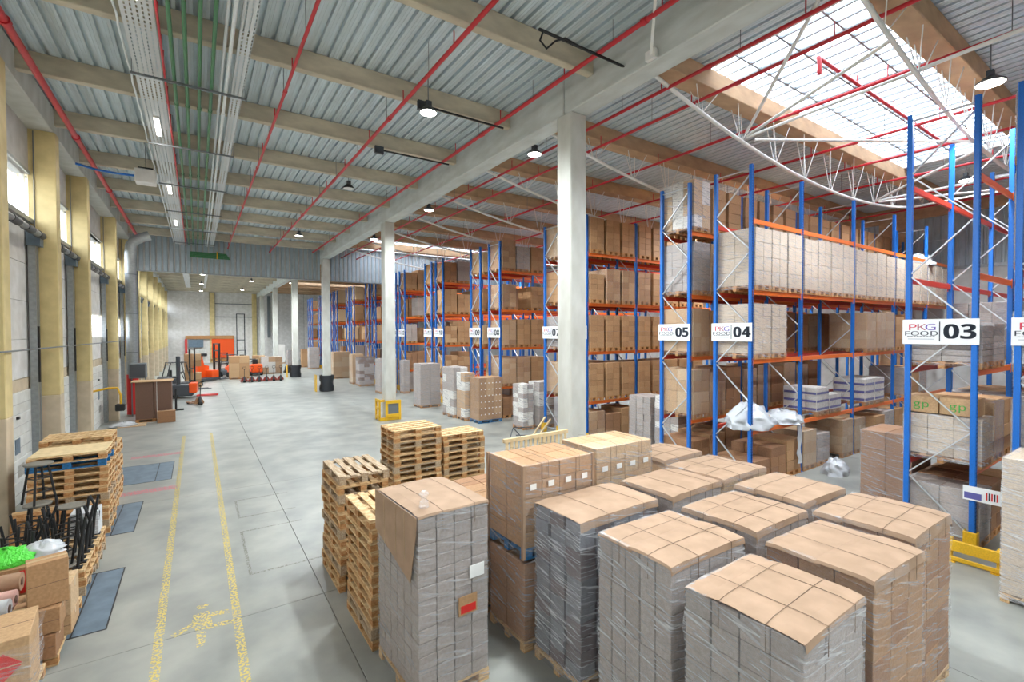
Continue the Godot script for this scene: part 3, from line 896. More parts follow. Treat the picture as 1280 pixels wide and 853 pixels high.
	ptube("drop", [Vector3(0, 0, 0), Vector3(-0.05, -0.1, 0.05), Vector3(-0.05, -0.4, 0.05)], 0.05, M.pipe_red, rs, 8)
	for x in [2.0, 4.3, 6.6]:
		rod("sprinkler_stub", Vector3(x, 0, 0), Vector3(x, 0.22, 0), 0.014, M.pipe_red, rs, 5)
	# brackets with hanging cable on the purlins
	var cb := thing("cable_bracket", "black looped cable on an arm beside the main beam", "cable", Vector3(5.3, 9.55, -7.0))
	pbox("arm", Vector3(0, 0.2, -0.02), Vector3(2.2, 0.24, 0.02), M.black, cb)
	ptube("cable_run", [Vector3(0.1, 0.22, 0), Vector3(0.0, 0.0, 0.03), Vector3(0.15, -0.1, 0.03), Vector3(0.35, 0.1, 0.03), Vector3(0.6, 0.24, 0.03), Vector3(1.2, 0.18, 0.03), Vector3(2.2, 0.2, 0.03)], 0.02, M.black, cb, 6)
	for z in [-11.1, -14.5]:
		var pb := thing("lamp_rail", "thin black lamp rail fixed along a concrete purlin", "rail", Vector3(4.75, 9.85, z), 0.0, "lamp rails")
		pbox("rail_run", Vector3(0, 0, -0.02), Vector3(2.4, 0.04, 0.02), M.black, pb)
		pbox("end_bracket", Vector3(-0.12, -0.1, -0.05), Vector3(0.15, 0.12, 0.05), M.truck_grey, pb)
	# diagonal white prop on the main beam
	var dprop := thing("beam_prop", "slanting white steel prop fixed to the main beam", "prop", Vector3(7.42, 9.6, -6.2))
	pbar("bar", Vector3(0, 0, 0), Vector3(-0.9, 0.85, 0.9), 0.05, 0.08, M.white_steel, dprop)
	pbox("foot_plate", Vector3(-0.03, -0.1, -0.12), Vector3(0.05, 0.08, 0.12), M.white_steel, dprop)

const STRIP_E := 2.6

# ------------------------------------------------------------------ pallet racks
const WORDS := ["zero", "one", "two", "three", "four", "five", "six", "seven", "eight", "nine", "ten", "eleven", "twelve", "thirteen", "fourteen", "fifteen", "sixteen", "seventeen", "eighteen", "nineteen", "twenty", "twenty-one", "twenty-two", "twenty-three"]
const ROWS := {"02": [-0.93, -2.03], "03": [-2.5, -3.6], "04": [-6.85, -7.97], "05": [-8.73, -9.83], "06": [-13.2, -14.33], "07": [-14.75, -15.85],
	"08": [-19.3, -20.42], "09": [-21.2, -22.32], "10": [-25.65, -26.77], "11": [-27.3, -28.42], "12": [-31.9, -33.0], "13": [-33.6, -34.7],
	"14": [-38.4, -39.5], "15": [-40.2, -41.3], "16": [-44.8, -45.9], "17": [-46.6, -47.7], "18": [-51.2, -52.3], "19": [-53.0, -54.1], "20": [-57.6, -58.7], "21": [-59.4, -60.5], "22": [-64.0, -65.1], "23": [-65.8, -66.9]}

func upright_mesh() -> Mesh:
	if not C.has("upright"):
		var m := MB.new()
		m.prism(PackedVector2Array([Vector2(-0.05, -0.045), Vector2(0.05, -0.045), Vector2(0.05, 0.03), Vector2(0.038, 0.045), Vector2(0.02, 0.045), Vector2(0.02, 0.038), Vector2(0.034, 0.036), Vector2(0.042, 0.026), Vector2(0.042, -0.037), Vector2(-0.042, -0.037), Vector2(-0.042, 0.026), Vector2(-0.034, 0.036), Vector2(-0.02, 0.038), Vector2(-0.02, 0.045), Vector2(-0.038, 0.045), Vector2(-0.05, 0.03)]), Vector3.ZERO, Vector3.RIGHT, Vector3.FORWARD, RACK_TOP)
		m.box(Vector3(0, 0.006, 0), Vector3(0.15, 0.012, 0.14))
		C["upright"] = m.mesh()
	return C["upright"]

func slot_row() -> Mesh:      # the punched holes in the face of an upright
	if not C.has("slot_row"):
		var m := MB.new()
		var y := 0.3
		while y < RACK_TOP - 0.05:
			for x in [-0.03, 0.03]:
				m.box(Vector3(x, y, 0.0), Vector3(0.014, 0.03, 0.003))
			y += 0.075
		C["slot_row"] = m.mesh()
	return C["slot_row"]

func beam_mesh(len: float) -> Mesh:
	var key := "beam%.2f" % len
	if not C.has(key):
		var m := MB.new()
		m.cbox(Vector3(0, -0.06, 0), Vector3(len, 0.12, 0.05), 0.006)
		for s in [-1.0, 1.0]:
			m.box(Vector3(s * (len * 0.5 - 0.004), -0.07, 0.026), Vector3(0.05, 0.2, 0.012))
		C[key] = m.mesh()
	return C[key]

func brace_mesh(d: Vector3) -> Mesh:
	var key := "br" + str(d)
	if not C.has(key):
		var m := MB.new()
		m.bar(Vector3.ZERO, d, 0.022, 0.045, Vector3.RIGHT)
		C[key] = m.mesh()
	return C[key]

func rack(no: String, bays: int, full: bool):
	var z0: float = ROWS[no][0]
	var z1: float = ROWS[no][1]
	var o := thing("pallet_rack", ("blue pallet rack with orange beams, numbered %s on its end sign" if int(no) < 14 else "blue pallet rack with orange beams beyond the bulkhead, counted as row %s") % WORDS[int(no)], "pallet rack", Vector3(RACK_X, 0, 0), 0.0, "numbered pallet racks")
	for i in bays + 1:
		var x: float = UPX[i] - RACK_X
		for k in 2:
			put("upright", upright_mesh(), M.rack_blue, o, Vector3(x, 0, [z0 - 0.045, z1 + 0.045][k]), Basis(Vector3.UP, PI if k == 0 else 0.0))
		if int(no) < 5 and i < 2:
			put("slot_row", slot_row(), M.ink, o, Vector3(x, 0, z0))
		if full or i < 2:
			var y := 0.25
			var s := 0
			var dz := z1 - z0 + 0.12
			while y + 1.0 < RACK_TOP:
				var a := Vector3(x, y, (z0 - 0.06) if s == 0 else (z1 + 0.06))
				put("brace", brace_mesh(Vector3(0, 1.0, dz * (1 if s == 0 else -1))), M.brace, o, a)
				s = 1 - s
				y += 1.02
			put("brace", brace_mesh(Vector3(0, 0, dz)), M.brace, o, Vector3(x, 0.2, z0 - 0.06))
			put("brace", brace_mesh(Vector3(0, 0, dz)), M.brace, o, Vector3(x, RACK_TOP - 0.12, z0 - 0.06))
	for i in bays:
		var len: float = UPX[i + 1] - UPX[i] - 0.1
		var cx: float = (UPX[i + 1] + UPX[i]) * 0.5 - RACK_X
		for y in LV:
			put("beam", beam_mesh(len), M.rack_orange, o, Vector3(cx, y, z0 - 0.045))
			put("beam", beam_mesh(len), M.rack_red, o, Vector3(cx, y, z1 + 0.045), Basis(Vector3.UP, PI))
	for k in 2:
		var g := MB.new()
		g.cbox(Vector3(0, 0.19, 0), Vector3(0.05, 0.38, 0.2), 0.01)
		g.cbox(Vector3(0.07, 0.19, 0.09), Vector3(0.14, 0.38, 0.03), 0.01)
		g.cbox(Vector3(0.07, 0.19, -0.09), Vector3(0.14, 0.38, 0.03), 0.01)
		put("foot_guard", g.mesh(), M.yellow, o, Vector3(-0.13, 0, [z0 - 0.05, z1 + 0.05][k]))

func text(called: String, s: String, h: float, m: Material, parent: Node, at: Vector3, b: Basis, widen := 1.0, bold := 0.0):
	var key := "t" + s + str(h) + str(bold)
	if not C.has(key):
		var f := SystemFont.new()
		f.font_names = PackedStringArray(["Droid Sans"])
		f.font_weight = 700 if bold > 0.0 else 400
		var t := TextMesh.new()
		t.text = s
		t.font = f
		t.font_size = 32
		t.pixel_size = h / 23.0
		t.depth = 0.004
		t.curve_step = 2.0
		C[key] = t
	return put(called, C[key], m, parent, at, b * Basis.from_scale(Vector3(widen, 1, 1)))

func aisle_sign(no: String):
	var z0: float = ROWS[no][0]
	var z1: float = ROWS[no][1]
	var w := absf(z1 - z0) + 0.06
	var o := thing("aisle_sign", "white aisle sign with the number %s on a rack end" % WORDS[int(no)], "sign", Vector3(RACK_X - 0.075, 3.93, (z0 + z1) * 0.5), 0.0, "aisle number signs")
	var b := Basis(Vector3(0, 0, 1), Vector3(0, 1, 0), Vector3(-1, 0, 0))
	pbox("board", Vector3(0.0, 0.0, -w * 0.5), Vector3(0.012, 0.5, w * 0.5), M.signal_white, o, 0.003)
	var at := func(u: float, v: float) -> Vector3: return Vector3(-0.003, v, u)
	text("number", no, 0.285, M.ink, o, at.call(0.29, 0.25), b, 1.1, 1.0)
	text("number_weight", no, 0.285, M.ink, o, at.call(0.305, 0.25), b, 1.1, 1.0)
	pbox("divider", Vector3(-0.004, 0.06, 0.0), Vector3(0.0, 0.45, 0.016), M.ink, o)
	text("logo_letter", "P", 0.12, M.logo_red, o, at.call(-0.42, 0.34), b, 1.7)
	text("logo_letter", "K", 0.12, M.logo_rose, o, at.call(-0.28, 0.34), b, 1.7)
	text("logo_letter", "G", 0.12, M.logo_blue, o, at.call(-0.13, 0.34), b, 1.7)
	text("logo_word", "FOOD", 0.085, M.ink, o, at.call(-0.28, 0.215), b, 1.75)
	for k in 9:
		pbox("logo_dash", Vector3(-0.004, 0.15, -0.5 + k * 0.05), Vector3(0.0, 0.162, -0.462 + k * 0.05), M.ink, o)
	pbox("logo_line", Vector3(-0.003, 0.098, -0.49), Vector3(0.0, 0.108, -0.07), M.print_line, o)

func make_racks():
	mat("logo_red", rgb(206, 60, 84), 0.5)
	mat("logo_rose", rgb(176, 96, 110), 0.5)
	mat("logo_blue", rgb(110, 84, 170), 0.5)
	mat("print_line", rgb(150, 156, 170), 0.5)
	for no in ROWS:
		var n := int(no)
		rack(no, 5 if n < 8 else (3 if n < 14 else 2), n < 8)
		if n < 14: aisle_sign(no)
	# guard rail across the end of rack 03
	var g := thing("guard_rail", "low yellow steel guard rail across the end of the rack numbered 03", "guard rail", Vector3(11.45, 0, -2.6))
	for z in [-1.0, -0.1, 0.6]:
		pbox("post", Vector3(-0.06, 0.0, z - 0.06), Vector3(0.06, 0.42, z + 0.06), M.yellow, g, 0.008)
		pbox("base_plate", Vector3(-0.12, 0.0, z - 0.12), Vector3(0.12, 0.012, z + 0.12), M.yellow, g)
	pbox("rail", Vector3(-0.1, 0.2, -1.15), Vector3(-0.05, 0.4, 0.7), M.yellow, g, 0.012)
	pbox("rail", Vector3(-0.085, 0.02, -1.15), Vector3(-0.05, 0.1, 0.7), M.yellow, g, 0.01)
	var ls := thing("notice_sign", "small white notice with blue print on an upright of the rack numbered 03", "sign", Vector3(12.18, 0.98, -2.35))
	pbox("board", Vector3(-0.01, 0.0, -0.32), Vector3(0.0, 0.27, 0.22), M.signal_white, ls)
	pbox("print", Vector3(-0.013, 0.03, -0.3), Vector3(-0.01, 0.15, -0.06), M.print_blue, ls)
	for k in 5:
		pbox("bar_mark", Vector3(-0.013, 0.06, 0.0 + 0.035 * k), Vector3(-0.01, 0.2, 0.02 + 0.035 * k), M.red if k % 2 == 0 else M.ink, ls)

# ------------------------------------------------------------------ pallets, cartons, film
func pallet_mesh(sx: float, sz: float) -> Mesh:        # whole pallet in one mesh, for loads seen small
	var key := "pal%.2f_%.2f" % [sx, sz]
	if not C.has(key):
		var m := MB.new()
		for q in pallet_pieces(sx, sz): m.box(q[1] + Vector3(0, q[2].y * 0.5, 0), q[2])
		C[key] = m.mesh()
	return C[key]

func pallet_pieces(sx: float, sz: float) -> Array:      # [name, base centre, size]; deck boards run along x
	var a := []
	for i in 3:
		var z := (i - 1) * (sz * 0.5 - 0.05)
		a.append(["bottom_board", Vector3(0, 0, z), Vector3(sx, 0.022, 0.1)])
		for j in 3:
			a.append(["block", Vector3((j - 1) * (sx * 0.5 - 0.07), 0.022, z), Vector3(0.14, 0.078, 0.1)])
	for j in 3:
		a.append(["stringer", Vector3((j - 1) * (sx * 0.5 - 0.07), 0.1, 0), Vector3(0.14, 0.022, sz)])
	for i in 5:
		a.append(["deck_board", Vector3(0, 0.122, (i - 2) * (sz * 0.5 - 0.06) * 0.5), Vector3(sx, 0.022, 0.12 if i % 2 == 0 else 0.1)])
	return a

func film_mesh(sx: float, sz: float, y0: float, y1: float, seed_: int, fold := 0.1, amp := 0.012) -> Mesh:
	var m := MB.new()
	var f := FastNoiseLite.new()
	f.seed = seed_
	f.frequency = 2.2
	var per := []          # perimeter points with outward normals, rounded corners
	var r := 0.03
	var hx := sx * 0.5 + 0.012
	var hz := sz * 0.5 + 0.012
	var nside := 7
	for c in 4:
		var cx: float = [hx - r, -hx + r, -hx + r, hx - r][c]
		var cz: float = [hz - r, hz - r, -hz + r, -hz + r][c]
		for k in 4:
			var a := PI * 0.5 * c + PI * 0.5 * k / 3.0
			per.append([Vector3(cx + r * cos(a), 0, cz + r * sin(a)), Vector3(cos(a), 0, sin(a))])
		var nx: Array = [[-hx + r, hz], [-hx, -hz + r], [hx - r, -hz], [hx, hz - r]][c]
		var last: Vector3 = per[per.size() - 1][0]
		var nn: Vector3 = per[per.size() - 1][1]
		for k in range(1, nside):
			per.append([last.lerp(Vector3(nx[0], 0, nx[1]), float(k) / nside), nn])
	var ny := maxi(4, int((y1 - y0) / 0.16))
	var grid := []
	var cnt := per.size()
	for j in ny + 3:
		var row := []
		var yy := lerpf(y0, y1, minf(1.0, float(j) / ny))
		var inset := 0.0
		if j == ny + 1: inset = fold * 0.4
		if j == ny + 2: inset = fold
		var l := 0.0
		for i in cnt + 1:
			var p: Array = per[i % cnt]
			if i > 0: l += per[i % cnt][0].distance_to(per[i - 1][0])
			var d := f.get_noise_3d(p[0].x, yy * 1.6, p[0].z) * amp
			if j == 0: d += amp * 1.5 * absf(f.get_noise_2d(i * 0.4, 3.0))
			var q: Vector3 = p[0] + p[1] * d
			q -= Vector3(q.x, 0, q.z).normalized() * inset
			q.y = yy + (0.008 if j > ny else 0.0) + d * 0.4
			row.append([q, (p[1] if j <= ny else (p[1] * 0.3 + Vector3.UP)).normalized(), Vector2(l, yy)])
		grid.append(row)
	for j in ny + 2:
		for i in cnt:
			var a: Array = grid[j][i]
			var b: Array = grid[j][i + 1]
			var c2: Array = grid[j + 1][i + 1]
			var d2: Array = grid[j + 1][i]
			m.tri(a[0], b[0], c2[0], a[1], b[1], c2[1], a[2], b[2], c2[2])
			m.tri(a[0], c2[0], d2[0], a[1], c2[1], d2[1], a[2], c2[2], d2[2])
	return m.mesh()

# A pallet load: s = {x, z, y, turn, sx, sz, h, nx, nz, ny, mats, film, pal, cap, gap}
func stacked_goods(s: Dictionary, called: String, label: String, category: String, group := "") -> Node3D:
	var o := thing(called, label, category, Vector3(s.x, s.get("y", 0.0), s.z), s.get("turn", 0.0), group)
	var sx: float = s.sx
	var sz: float = s.sz
	var base := 0.0
	if s.get("pal", true):
		if s.get("fine", false):
			var pl := Node3D.new()
			pl.name = "pallet"
			o.add_child(pl)
			for q in pallet_pieces(sx, sz):
				put(q[0], bxm(q[2]), M[s.get("palmat", "wood_x")], pl, q[1])
		else:
			put("pallet", pallet_mesh(sx, sz), M[s.get("palmat", "wood_block")], o)
		base = 0.146
	var nx: int = s.nx
	var nz: int = s.nz
	var ny: int = s.ny
	var hh: float = (s.h - base) / ny
	var g: float = s.get("gap", 0.007)
	var cs := Vector3(sx / nx - g, hh - 0.004, sz / nz - g)
	var mats: Array = s.mats
	var jit: float = s.get("jit", 0.004)
	var msh := bxm(cs.snapped(Vector3.ONE * 0.001), 0.006)
	for j in ny:
		for i in nx:
			for k in nz:
				if i > 0 and i < nx - 1 and k > 0 and k < nz - 1 and j < ny - 1: continue
				if s.has("skip") and j >= ny - int(s.skip) and rng.randf() < 0.4: continue
				var p := Vector3((i + 0.5) * sx / nx - sx * 0.5, base + j * hh, (k + 0.5) * sz / nz - sz * 0.5)
				p += Vector3(rng.randf_range(-jit, jit), 0, rng.randf_range(-jit, jit))
				put("carton", msh, M[mats[rng.randi() % mats.size()]], o, p)
	if s.get("film", "") != "":
		put("stretch_film", film_mesh(sx, sz, 0.05, s.h, rng.randi() % 1000, s.get("fold", 0.1), s.get("amp", 0.012)), M[s.film], o)
	return o

const ORD := ["first", "second", "third", "fourth", "fifth", "sixth", "seventh", "eighth", "ninth", "tenth", "eleventh", "twelfth", "13th", "14th", "15th", "16th", "17th", "18th", "19th"]
const LEVEL := ["floor", "lowest beams", "second beams", "third beams", "top beams"]
const LOOK := {
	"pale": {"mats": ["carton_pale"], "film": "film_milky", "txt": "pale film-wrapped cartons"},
	"brown": {"mats": ["carton0", "carton1"], "film": "", "txt": "brown cartons"},
	"brown_film": {"mats": ["carton0", "carton1", "carton2"], "film": "film", "txt": "film-wrapped brown cartons"},
	"dark": {"mats": ["carton3", "carton5"], "film": "", "txt": "dark brown cartons"},
	"light": {"mats": ["carton2", "carton4"], "film": "film", "txt": "pale brown cartons"},
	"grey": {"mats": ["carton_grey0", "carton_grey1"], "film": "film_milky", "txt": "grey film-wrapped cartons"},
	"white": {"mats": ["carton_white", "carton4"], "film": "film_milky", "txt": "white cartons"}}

func slot_x(k: int) -> float:       # k-th pallet place from the aisle end
	if k < 3: return 12.25 + 0.05 + 0.433 + 0.866 * k
	var b := (k - 3) / 4
	return UPX[b + 1] + 0.05 + 0.4375 + 0.875 * ((k - 3) % 4)

func slot(no: String, lev: int, k: int, look: String, h: float, dims := [2, 3, 5], sx := 0.8):
	var l: Dictionary = LOOK[look]
	var zc: float = (ROWS[no][0] + ROWS[no][1]) * 0.5
	var y: float = 0.0 if lev == 0 else LV[lev - 1]
	var s := {"x": slot_x(k) + rng.randf_range(-0.015, 0.015), "z": zc, "y": y, "sx": sx, "sz": 1.18, "h": h, "nx": dims[0], "nz": dims[1], "ny": dims[2], "mats": l.mats, "film": l.film if int(no) < 9 else ""}
	var place: String = ("on the floor under rack %s" % WORDS[int(no)]) if lev == 0 else ("on the %s of rack %s" % [LEVEL[lev], WORDS[int(no)]])
	return stacked_goods(s, "pallet_load", "%s %s, %s from the aisle" % [l.txt, place, ORD[k]], "pallet load", "rack %s loads" % no)

func make_rack_goods():
	# rack four, facing the walkway
	for k in 18:
		slot("04", 3, k, "pale", 1.68 + rng.randf_range(-0.03, 0.03), [2, 2, 4] if k < 3 else [2, 3, 4])
	for q in [[0, "pale", 1.5, [2, 2, 4]], [8, "light", 1.4, [2, 3, 4]], [9, "light", 1.4, [2, 3, 4]], [10, "light", 1.45, [2, 3, 4]], [11, "brown", 1.3, [2, 3, 4]], [12, "brown", 1.4, [2, 3, 4]]]:
		slot("04", 2, q[0], q[1], q[2], q[3])
	slot("04", 2, 1, "pale", 1.5, [2, 2, 4], 0.78)
	for q in [[12, "grey", 1.2], [13, "brown", 1.2], [14, "grey", 1.1]]:
		slot("04", 1, q[0], q[1], q[2], [2, 3, 4])
	for q in [[0, "dark", 0.7, [2, 2, 2]], [1, "dark", 0.95, [2, 3, 3]], [2, "brown", 1.05, [2, 2, 3]], [3, "light", 1.2, [2, 2, 3]], [4, "grey", 1.0, [2, 3, 4]], [6, "light", 1.25, [2, 3, 4]], [7, "light", 1.2, [2, 3, 4]], [9, "brown", 1.1, [2, 3, 4]], [10, "grey", 1.2, [2, 3, 4]], [11, "brown", 1.2, [2, 3, 4]]]:
		slot("04", 0, q[0], q[1], q[2], q[3])
	# blue and white cartons on the lowest beams
	for q in [[4, 0.88, 4], [5, 0.62, 3], [8, 0.95, 4], [9, 0.95, 4]]:
		var o := stacked_goods({"x": slot_x(q[0]), "z": -7.35, "y": LV[0], "sx": 0.82, "sz": 1.0, "h": q[1], "nx": 2, "nz": 3, "ny": q[2] - 1, "mats": ["carton_white"], "film": "film"}, "pallet_load", "white cartons with purple bands on the lowest beams of rack four, %s from the aisle" % ORD[q[0]], "pallet load", "rack 04 loads")
		for j in q[2] - 1:
			var hh: float = (q[1] - 0.146) / (q[2] - 1)
			pbox("purple_band", Vector3(-0.4, 0.146 + j * hh + 0.04, 0.499), Vector3(0.4, 0.146 + j * hh + hh * 0.45, 0.503), M.print_blue, o)
			pbox("purple_band", Vector3(-0.415, 0.146 + j * hh + 0.04, -0.48), Vector3(-0.411, 0.146 + j * hh + hh * 0.45, 0.48), M.print_blue, o)
	# rack 05: brown cartons on top all along
	slot("05", 4, 0, "white", 1.55, [2, 3, 4])
	for k in range(1, 18):
		slot("05", 4, k, "brown", 1.42, [1, 2, 4], 0.7)
	slot("05", 3, 0, "grey", 1.6, [2, 3, 6])
	slot("05", 3, 1, "light", 1.6, [2, 3, 5])
	for k in range(2, 10): slot("05", 3, k, "brown", 1.5, [2, 3, 4])
	for k in range(0, 12): slot("05", 2, k, ["light", "brown", "dark", "brown"][k % 4], 1.45 - 0.05 * (k % 3), [2, 2, 3])
	for k in range(0, 9): slot("05", 1, k, ["light", "brown_film", "dark"][k % 3], 1.5 - 0.1 * (k % 2), [2, 2, 4])
	for k in range(0, 6): slot("05", 0, k, ["dark", "brown", "dark"][k % 3], 0.9 + 0.1 * (k % 3), [2, 2, 3])
	# rack 06 seen face on across its aisle
	for k in 8:
		slot("06", 4, k, "brown", 1.35, [2, 3, 5], 0.72)
		slot("06", 3, k, "brown_film" if k < 4 and k > 0 else "brown", 1.35 - (0.25 if k == 0 else 0.0), [2, 3, 5], 0.72)
		slot("06", 2, k, "brown", 1.4, [2, 3, 6], 0.72)
		slot("06", 1, k, "brown", 1.45, [2, 3, 6], 0.72)
	for k in range(0, 6): slot("06", 0, k, ["brown_film", "dark", "brown"][k % 3], 1.15 - 0.15 * (k % 2), [2, 2, 3])
	for k in 3:
		for lev in range(1, 5): slot("07", lev, k, ["brown", "light", "grey"][(k + lev) % 3], 1.4, [2, 2, 4])
	# rack 08
	for q in [[4, 0, "brown_film", 1.5], [4, 1, "grey", 1.25], [4, 2, "brown", 1.3], [3, 0, "brown_film", 1.25], [3, 2, "brown", 1.2], [2, 0, "brown_film", 1.35], [2, 1, "brown", 1.4], [2, 2, "brown", 1.4], [1, 0, "light", 1.35], [1, 1, "brown_film", 1.4], [1, 2, "brown", 1.4], [0, 0, "dark", 1.0], [0, 1, "brown", 0.9], [0, 2, "dark", 1.1]]:
		slot("08", q[0], q[1], q[2], q[3], [2, 3, 5])
	var cyc := ["brown", "brown_film", "light", "dark", "grey", "brown"]
	for no in ["09", "10", "11", "12", "13"]:
		for lev in range(0, 5):
			for k in 3:
				if rng.randf() < (0.35 if lev == 4 else 0.12): continue
				slot(no, lev, k, cyc[rng.randi() % cyc.size()], rng.randf_range(1.1, 1.5), [2, 2, 4])
	for no in ["14", "15", "16", "17", "18", "19", "20", "21", "22", "23"]:
		for lev in range(1, 5):
			for k in 2:
				if rng.randf() < 0.2: continue
				slot(no, lev, k, cyc[rng.randi() % 5], rng.randf_range(1.1, 1.5), [1, 2, 2])
	# rack 03
	for q in [[3, "grey", 1.4], [4, "grey", 1.3], [5, "light", 1.4], [7, "light", 1.4]]:
		slot("03", 2, q[0], q[1], q[2], [2, 3, 5])
	for k in [0, 1]:
		slot("03", 2, k, "grey", 0.85 + 0.05 * k, [1, 2, 6])
	var gp := stacked_goods({"x": 12.75, "z": -3.05, "y": LV[0], "sx": 0.82, "sz": 1.2, "h": 0.95, "nx": 2, "nz": 3, "ny": 3, "mats": ["carton_pale"], "film": "film_hazy"}, "pallet_load", "pale wrapped cartons on the lowest beams of rack three under two cartons marked gp", "pallet load", "rack 03 loads")
	for k in 2:
		var b := thing("carton_box", ["brown carton printed with green gp letters, beside the rack upright", "brown carton printed with green gp letters, between two rack uprights"][k], "box", Vector3(12.72, LV[0] + 0.972, -3.38 + 0.56 * k), 0.0, "cartons marked gp")
		put("carton", bxm(Vector3(0.6, 0.34, 0.54), 0.008), M.carton2, b)
		text("print_mark", "gp", 0.13, M.print_green, b, Vector3(-0.302, 0.17, 0.0), Basis(Vector3(0, 0, 1), Vector3(0, 1, 0), Vector3(-1, 0, 0)), 1.3)
	for k in range(1, 6): slot("03", 1, k, ["grey", "light", "brown"][k % 3], 1.2, [2, 2, 4])
	slot("03", 0, 0, "grey", 1.1, [2, 2, 3])
	slot("03", 0, 1, "dark", 1.1, [2, 2, 3])
	slot("03", 0, 2, "brown", 1.1, [2, 2, 3])
	# rack 02
	slot("02", 3, 0, "grey", 1.75, [2, 3, 7])
	slot("02", 4, 0, "grey", 1.3, [2, 3, 6])
	slot("02", 1, 0, "grey", 1.4, [2, 3, 6])
	slot("02", 2, 0, "white", 1.1, [2, 3, 4])

# ------------------------------------------------------------------ wrapped loads standing on the floor
func cap_sheet(x0: float, x1: float, z0: float, z1: float, seed_: int, drops: Array, tilt := 0.0) -> Mesh:
	# card sheet, slightly buckled, its outer edges bent down; drops = lengths bent down on -x, +x, -z, +z
	var m := MB.new()
	var f := FastNoiseLite.new()
	f.seed = seed_
	f.frequency = 0.9
	var xs := []
	var zs := []
	if drops[0] > 0.0: xs.append([x0 - 0.012, drops[0]])
	for i in 8: xs.append([lerpf(x0, x1, i / 7.0), 0.0])
	if drops[1] > 0.0: xs.append([x1 + 0.012, drops[1]])
	if drops[2] > 0.0: zs.append([z0 - 0.012, drops[2]])
	for i in 8: zs.append([lerpf(z0, z1, i / 7.0), 0.0])
	if drops[3] > 0.0: zs.append([z1 + 0.012, drops[3]])
	var g := []
	for a in xs:
		var row := []
		for b in zs:
			var w := f.get_noise_2d(a[0] * 2.0, b[0] * 2.0)
			var y: float = 0.012 * w + tilt * (a[0] - x0)
			var dx: float = maxf(0.0, maxf(x0 + 0.14 - a[0], a[0] - x1 + 0.14)) if a[1] == 0.0 else 0.14
			var dz: float = maxf(0.0, maxf(z0 + 0.14 - b[0], b[0] - z1 + 0.14)) if b[1] == 0.0 else 0.14
			y -= dx * dx * 0.7 + dz * dz * 0.7
			y -= (a[1] + b[1]) * (1.0 + 0.35 * w)
			row.append(Vector3(a[0], y, b[0]))
		g.append(row)
	for i in g.size() - 1:
		for j in g[0].size() - 1:
			var a: Vector3 = g[i][j]
			var b: Vector3 = g[i + 1][j]
			var c: Vector3 = g[i + 1][j + 1]
			var d: Vector3 = g[i][j + 1]
			for s in [0, 1]:
				var off := Vector3(0, -0.006 * s, 0)
				var n1 := (d - a).cross(b - a).normalized() * (1.0 if s == 0 else -1.0)
				m.tri(a + off, b + off, c + off, n1, n1, n1)
				m.tri(a + off, c + off, d + off, n1, n1, n1)
	return m.mesh()

func top_strap(o: Node, a: Vector3, b: Vector3, sag := 0.012, drop := 0.25):
	var pts := [a + Vector3(0, -drop, 0)]
	for i in 9:
		var t := i / 8.0
		pts.append(a.lerp(b, t) + Vector3(0, 0.004 - sag * (1.0 - pow(2.0 * t - 1.0, 2.0)) * 0.2 - 0.02 * pow(absf(2.0 * t - 1.0), 8.0), 0))
	pts.append(b + Vector3(0, -drop, 0))
	ptube("strap", pts, 0.0028, M.strap, o, 5)

func front_load(label: String, cx: float, cz: float, sx: float, sz: float, h: float, dims: Array, mats: Array, film: String, turn: float, seam := 0.62, drops := [0.05, 0.09, 0.05, 0.07], extra := {}) -> Node3D:
	var s := {"x": cx, "z": cz, "sx": sx, "sz": sz, "h": h - 0.03, "nx": dims[0], "nz": dims[1], "ny": dims[2], "mats": mats, "film": film, "turn": turn, "fine": true, "gap": 0.012, "amp": 0.03, "fold": 0.05}
	s.merge(extra, true)
	var o := stacked_goods(s, "wrapped_pallet_load", label, "pallet load", "wrapped loads standing in the open floor")
	var hx := sx * 0.5
	var hz := sz * 0.5
	var sd := int(cx * 100.0 + cz * 37.0)
	if seam > 0.0:
		var zs := lerpf(-hz, hz, 1.0 - seam)
		put("cap_sheet", cap_sheet(-hx, hx, -hz, zs + 0.05, sd, [drops[0], drops[1], drops[2], 0.0]), M.cap_sheet, o, Vector3(0, h - 0.012, 0))
		put("cap_sheet", cap_sheet(-hx, hx, zs, hz, sd + 1, [drops[0], drops[1], 0.0, drops[3]]), M.cap_sheet, o, Vector3(0, h + 0.006, 0))
	var pick := absi(sd) % 3
	if pick != 1:
		for t in [-0.2, 0.26]:
			top_strap(o, Vector3(t * sx, h + 0.012, -hz - 0.012), Vector3((t + 0.03) * sx, h + 0.012, hz + 0.012))
	if pick != 0:
		for t in [-0.17, 0.22]:
			top_strap(o, Vector3(-hx - 0.012, h + 0.012, t * sz), Vector3(hx + 0.012, h + 0.012, (t - 0.03) * sz))
	return o

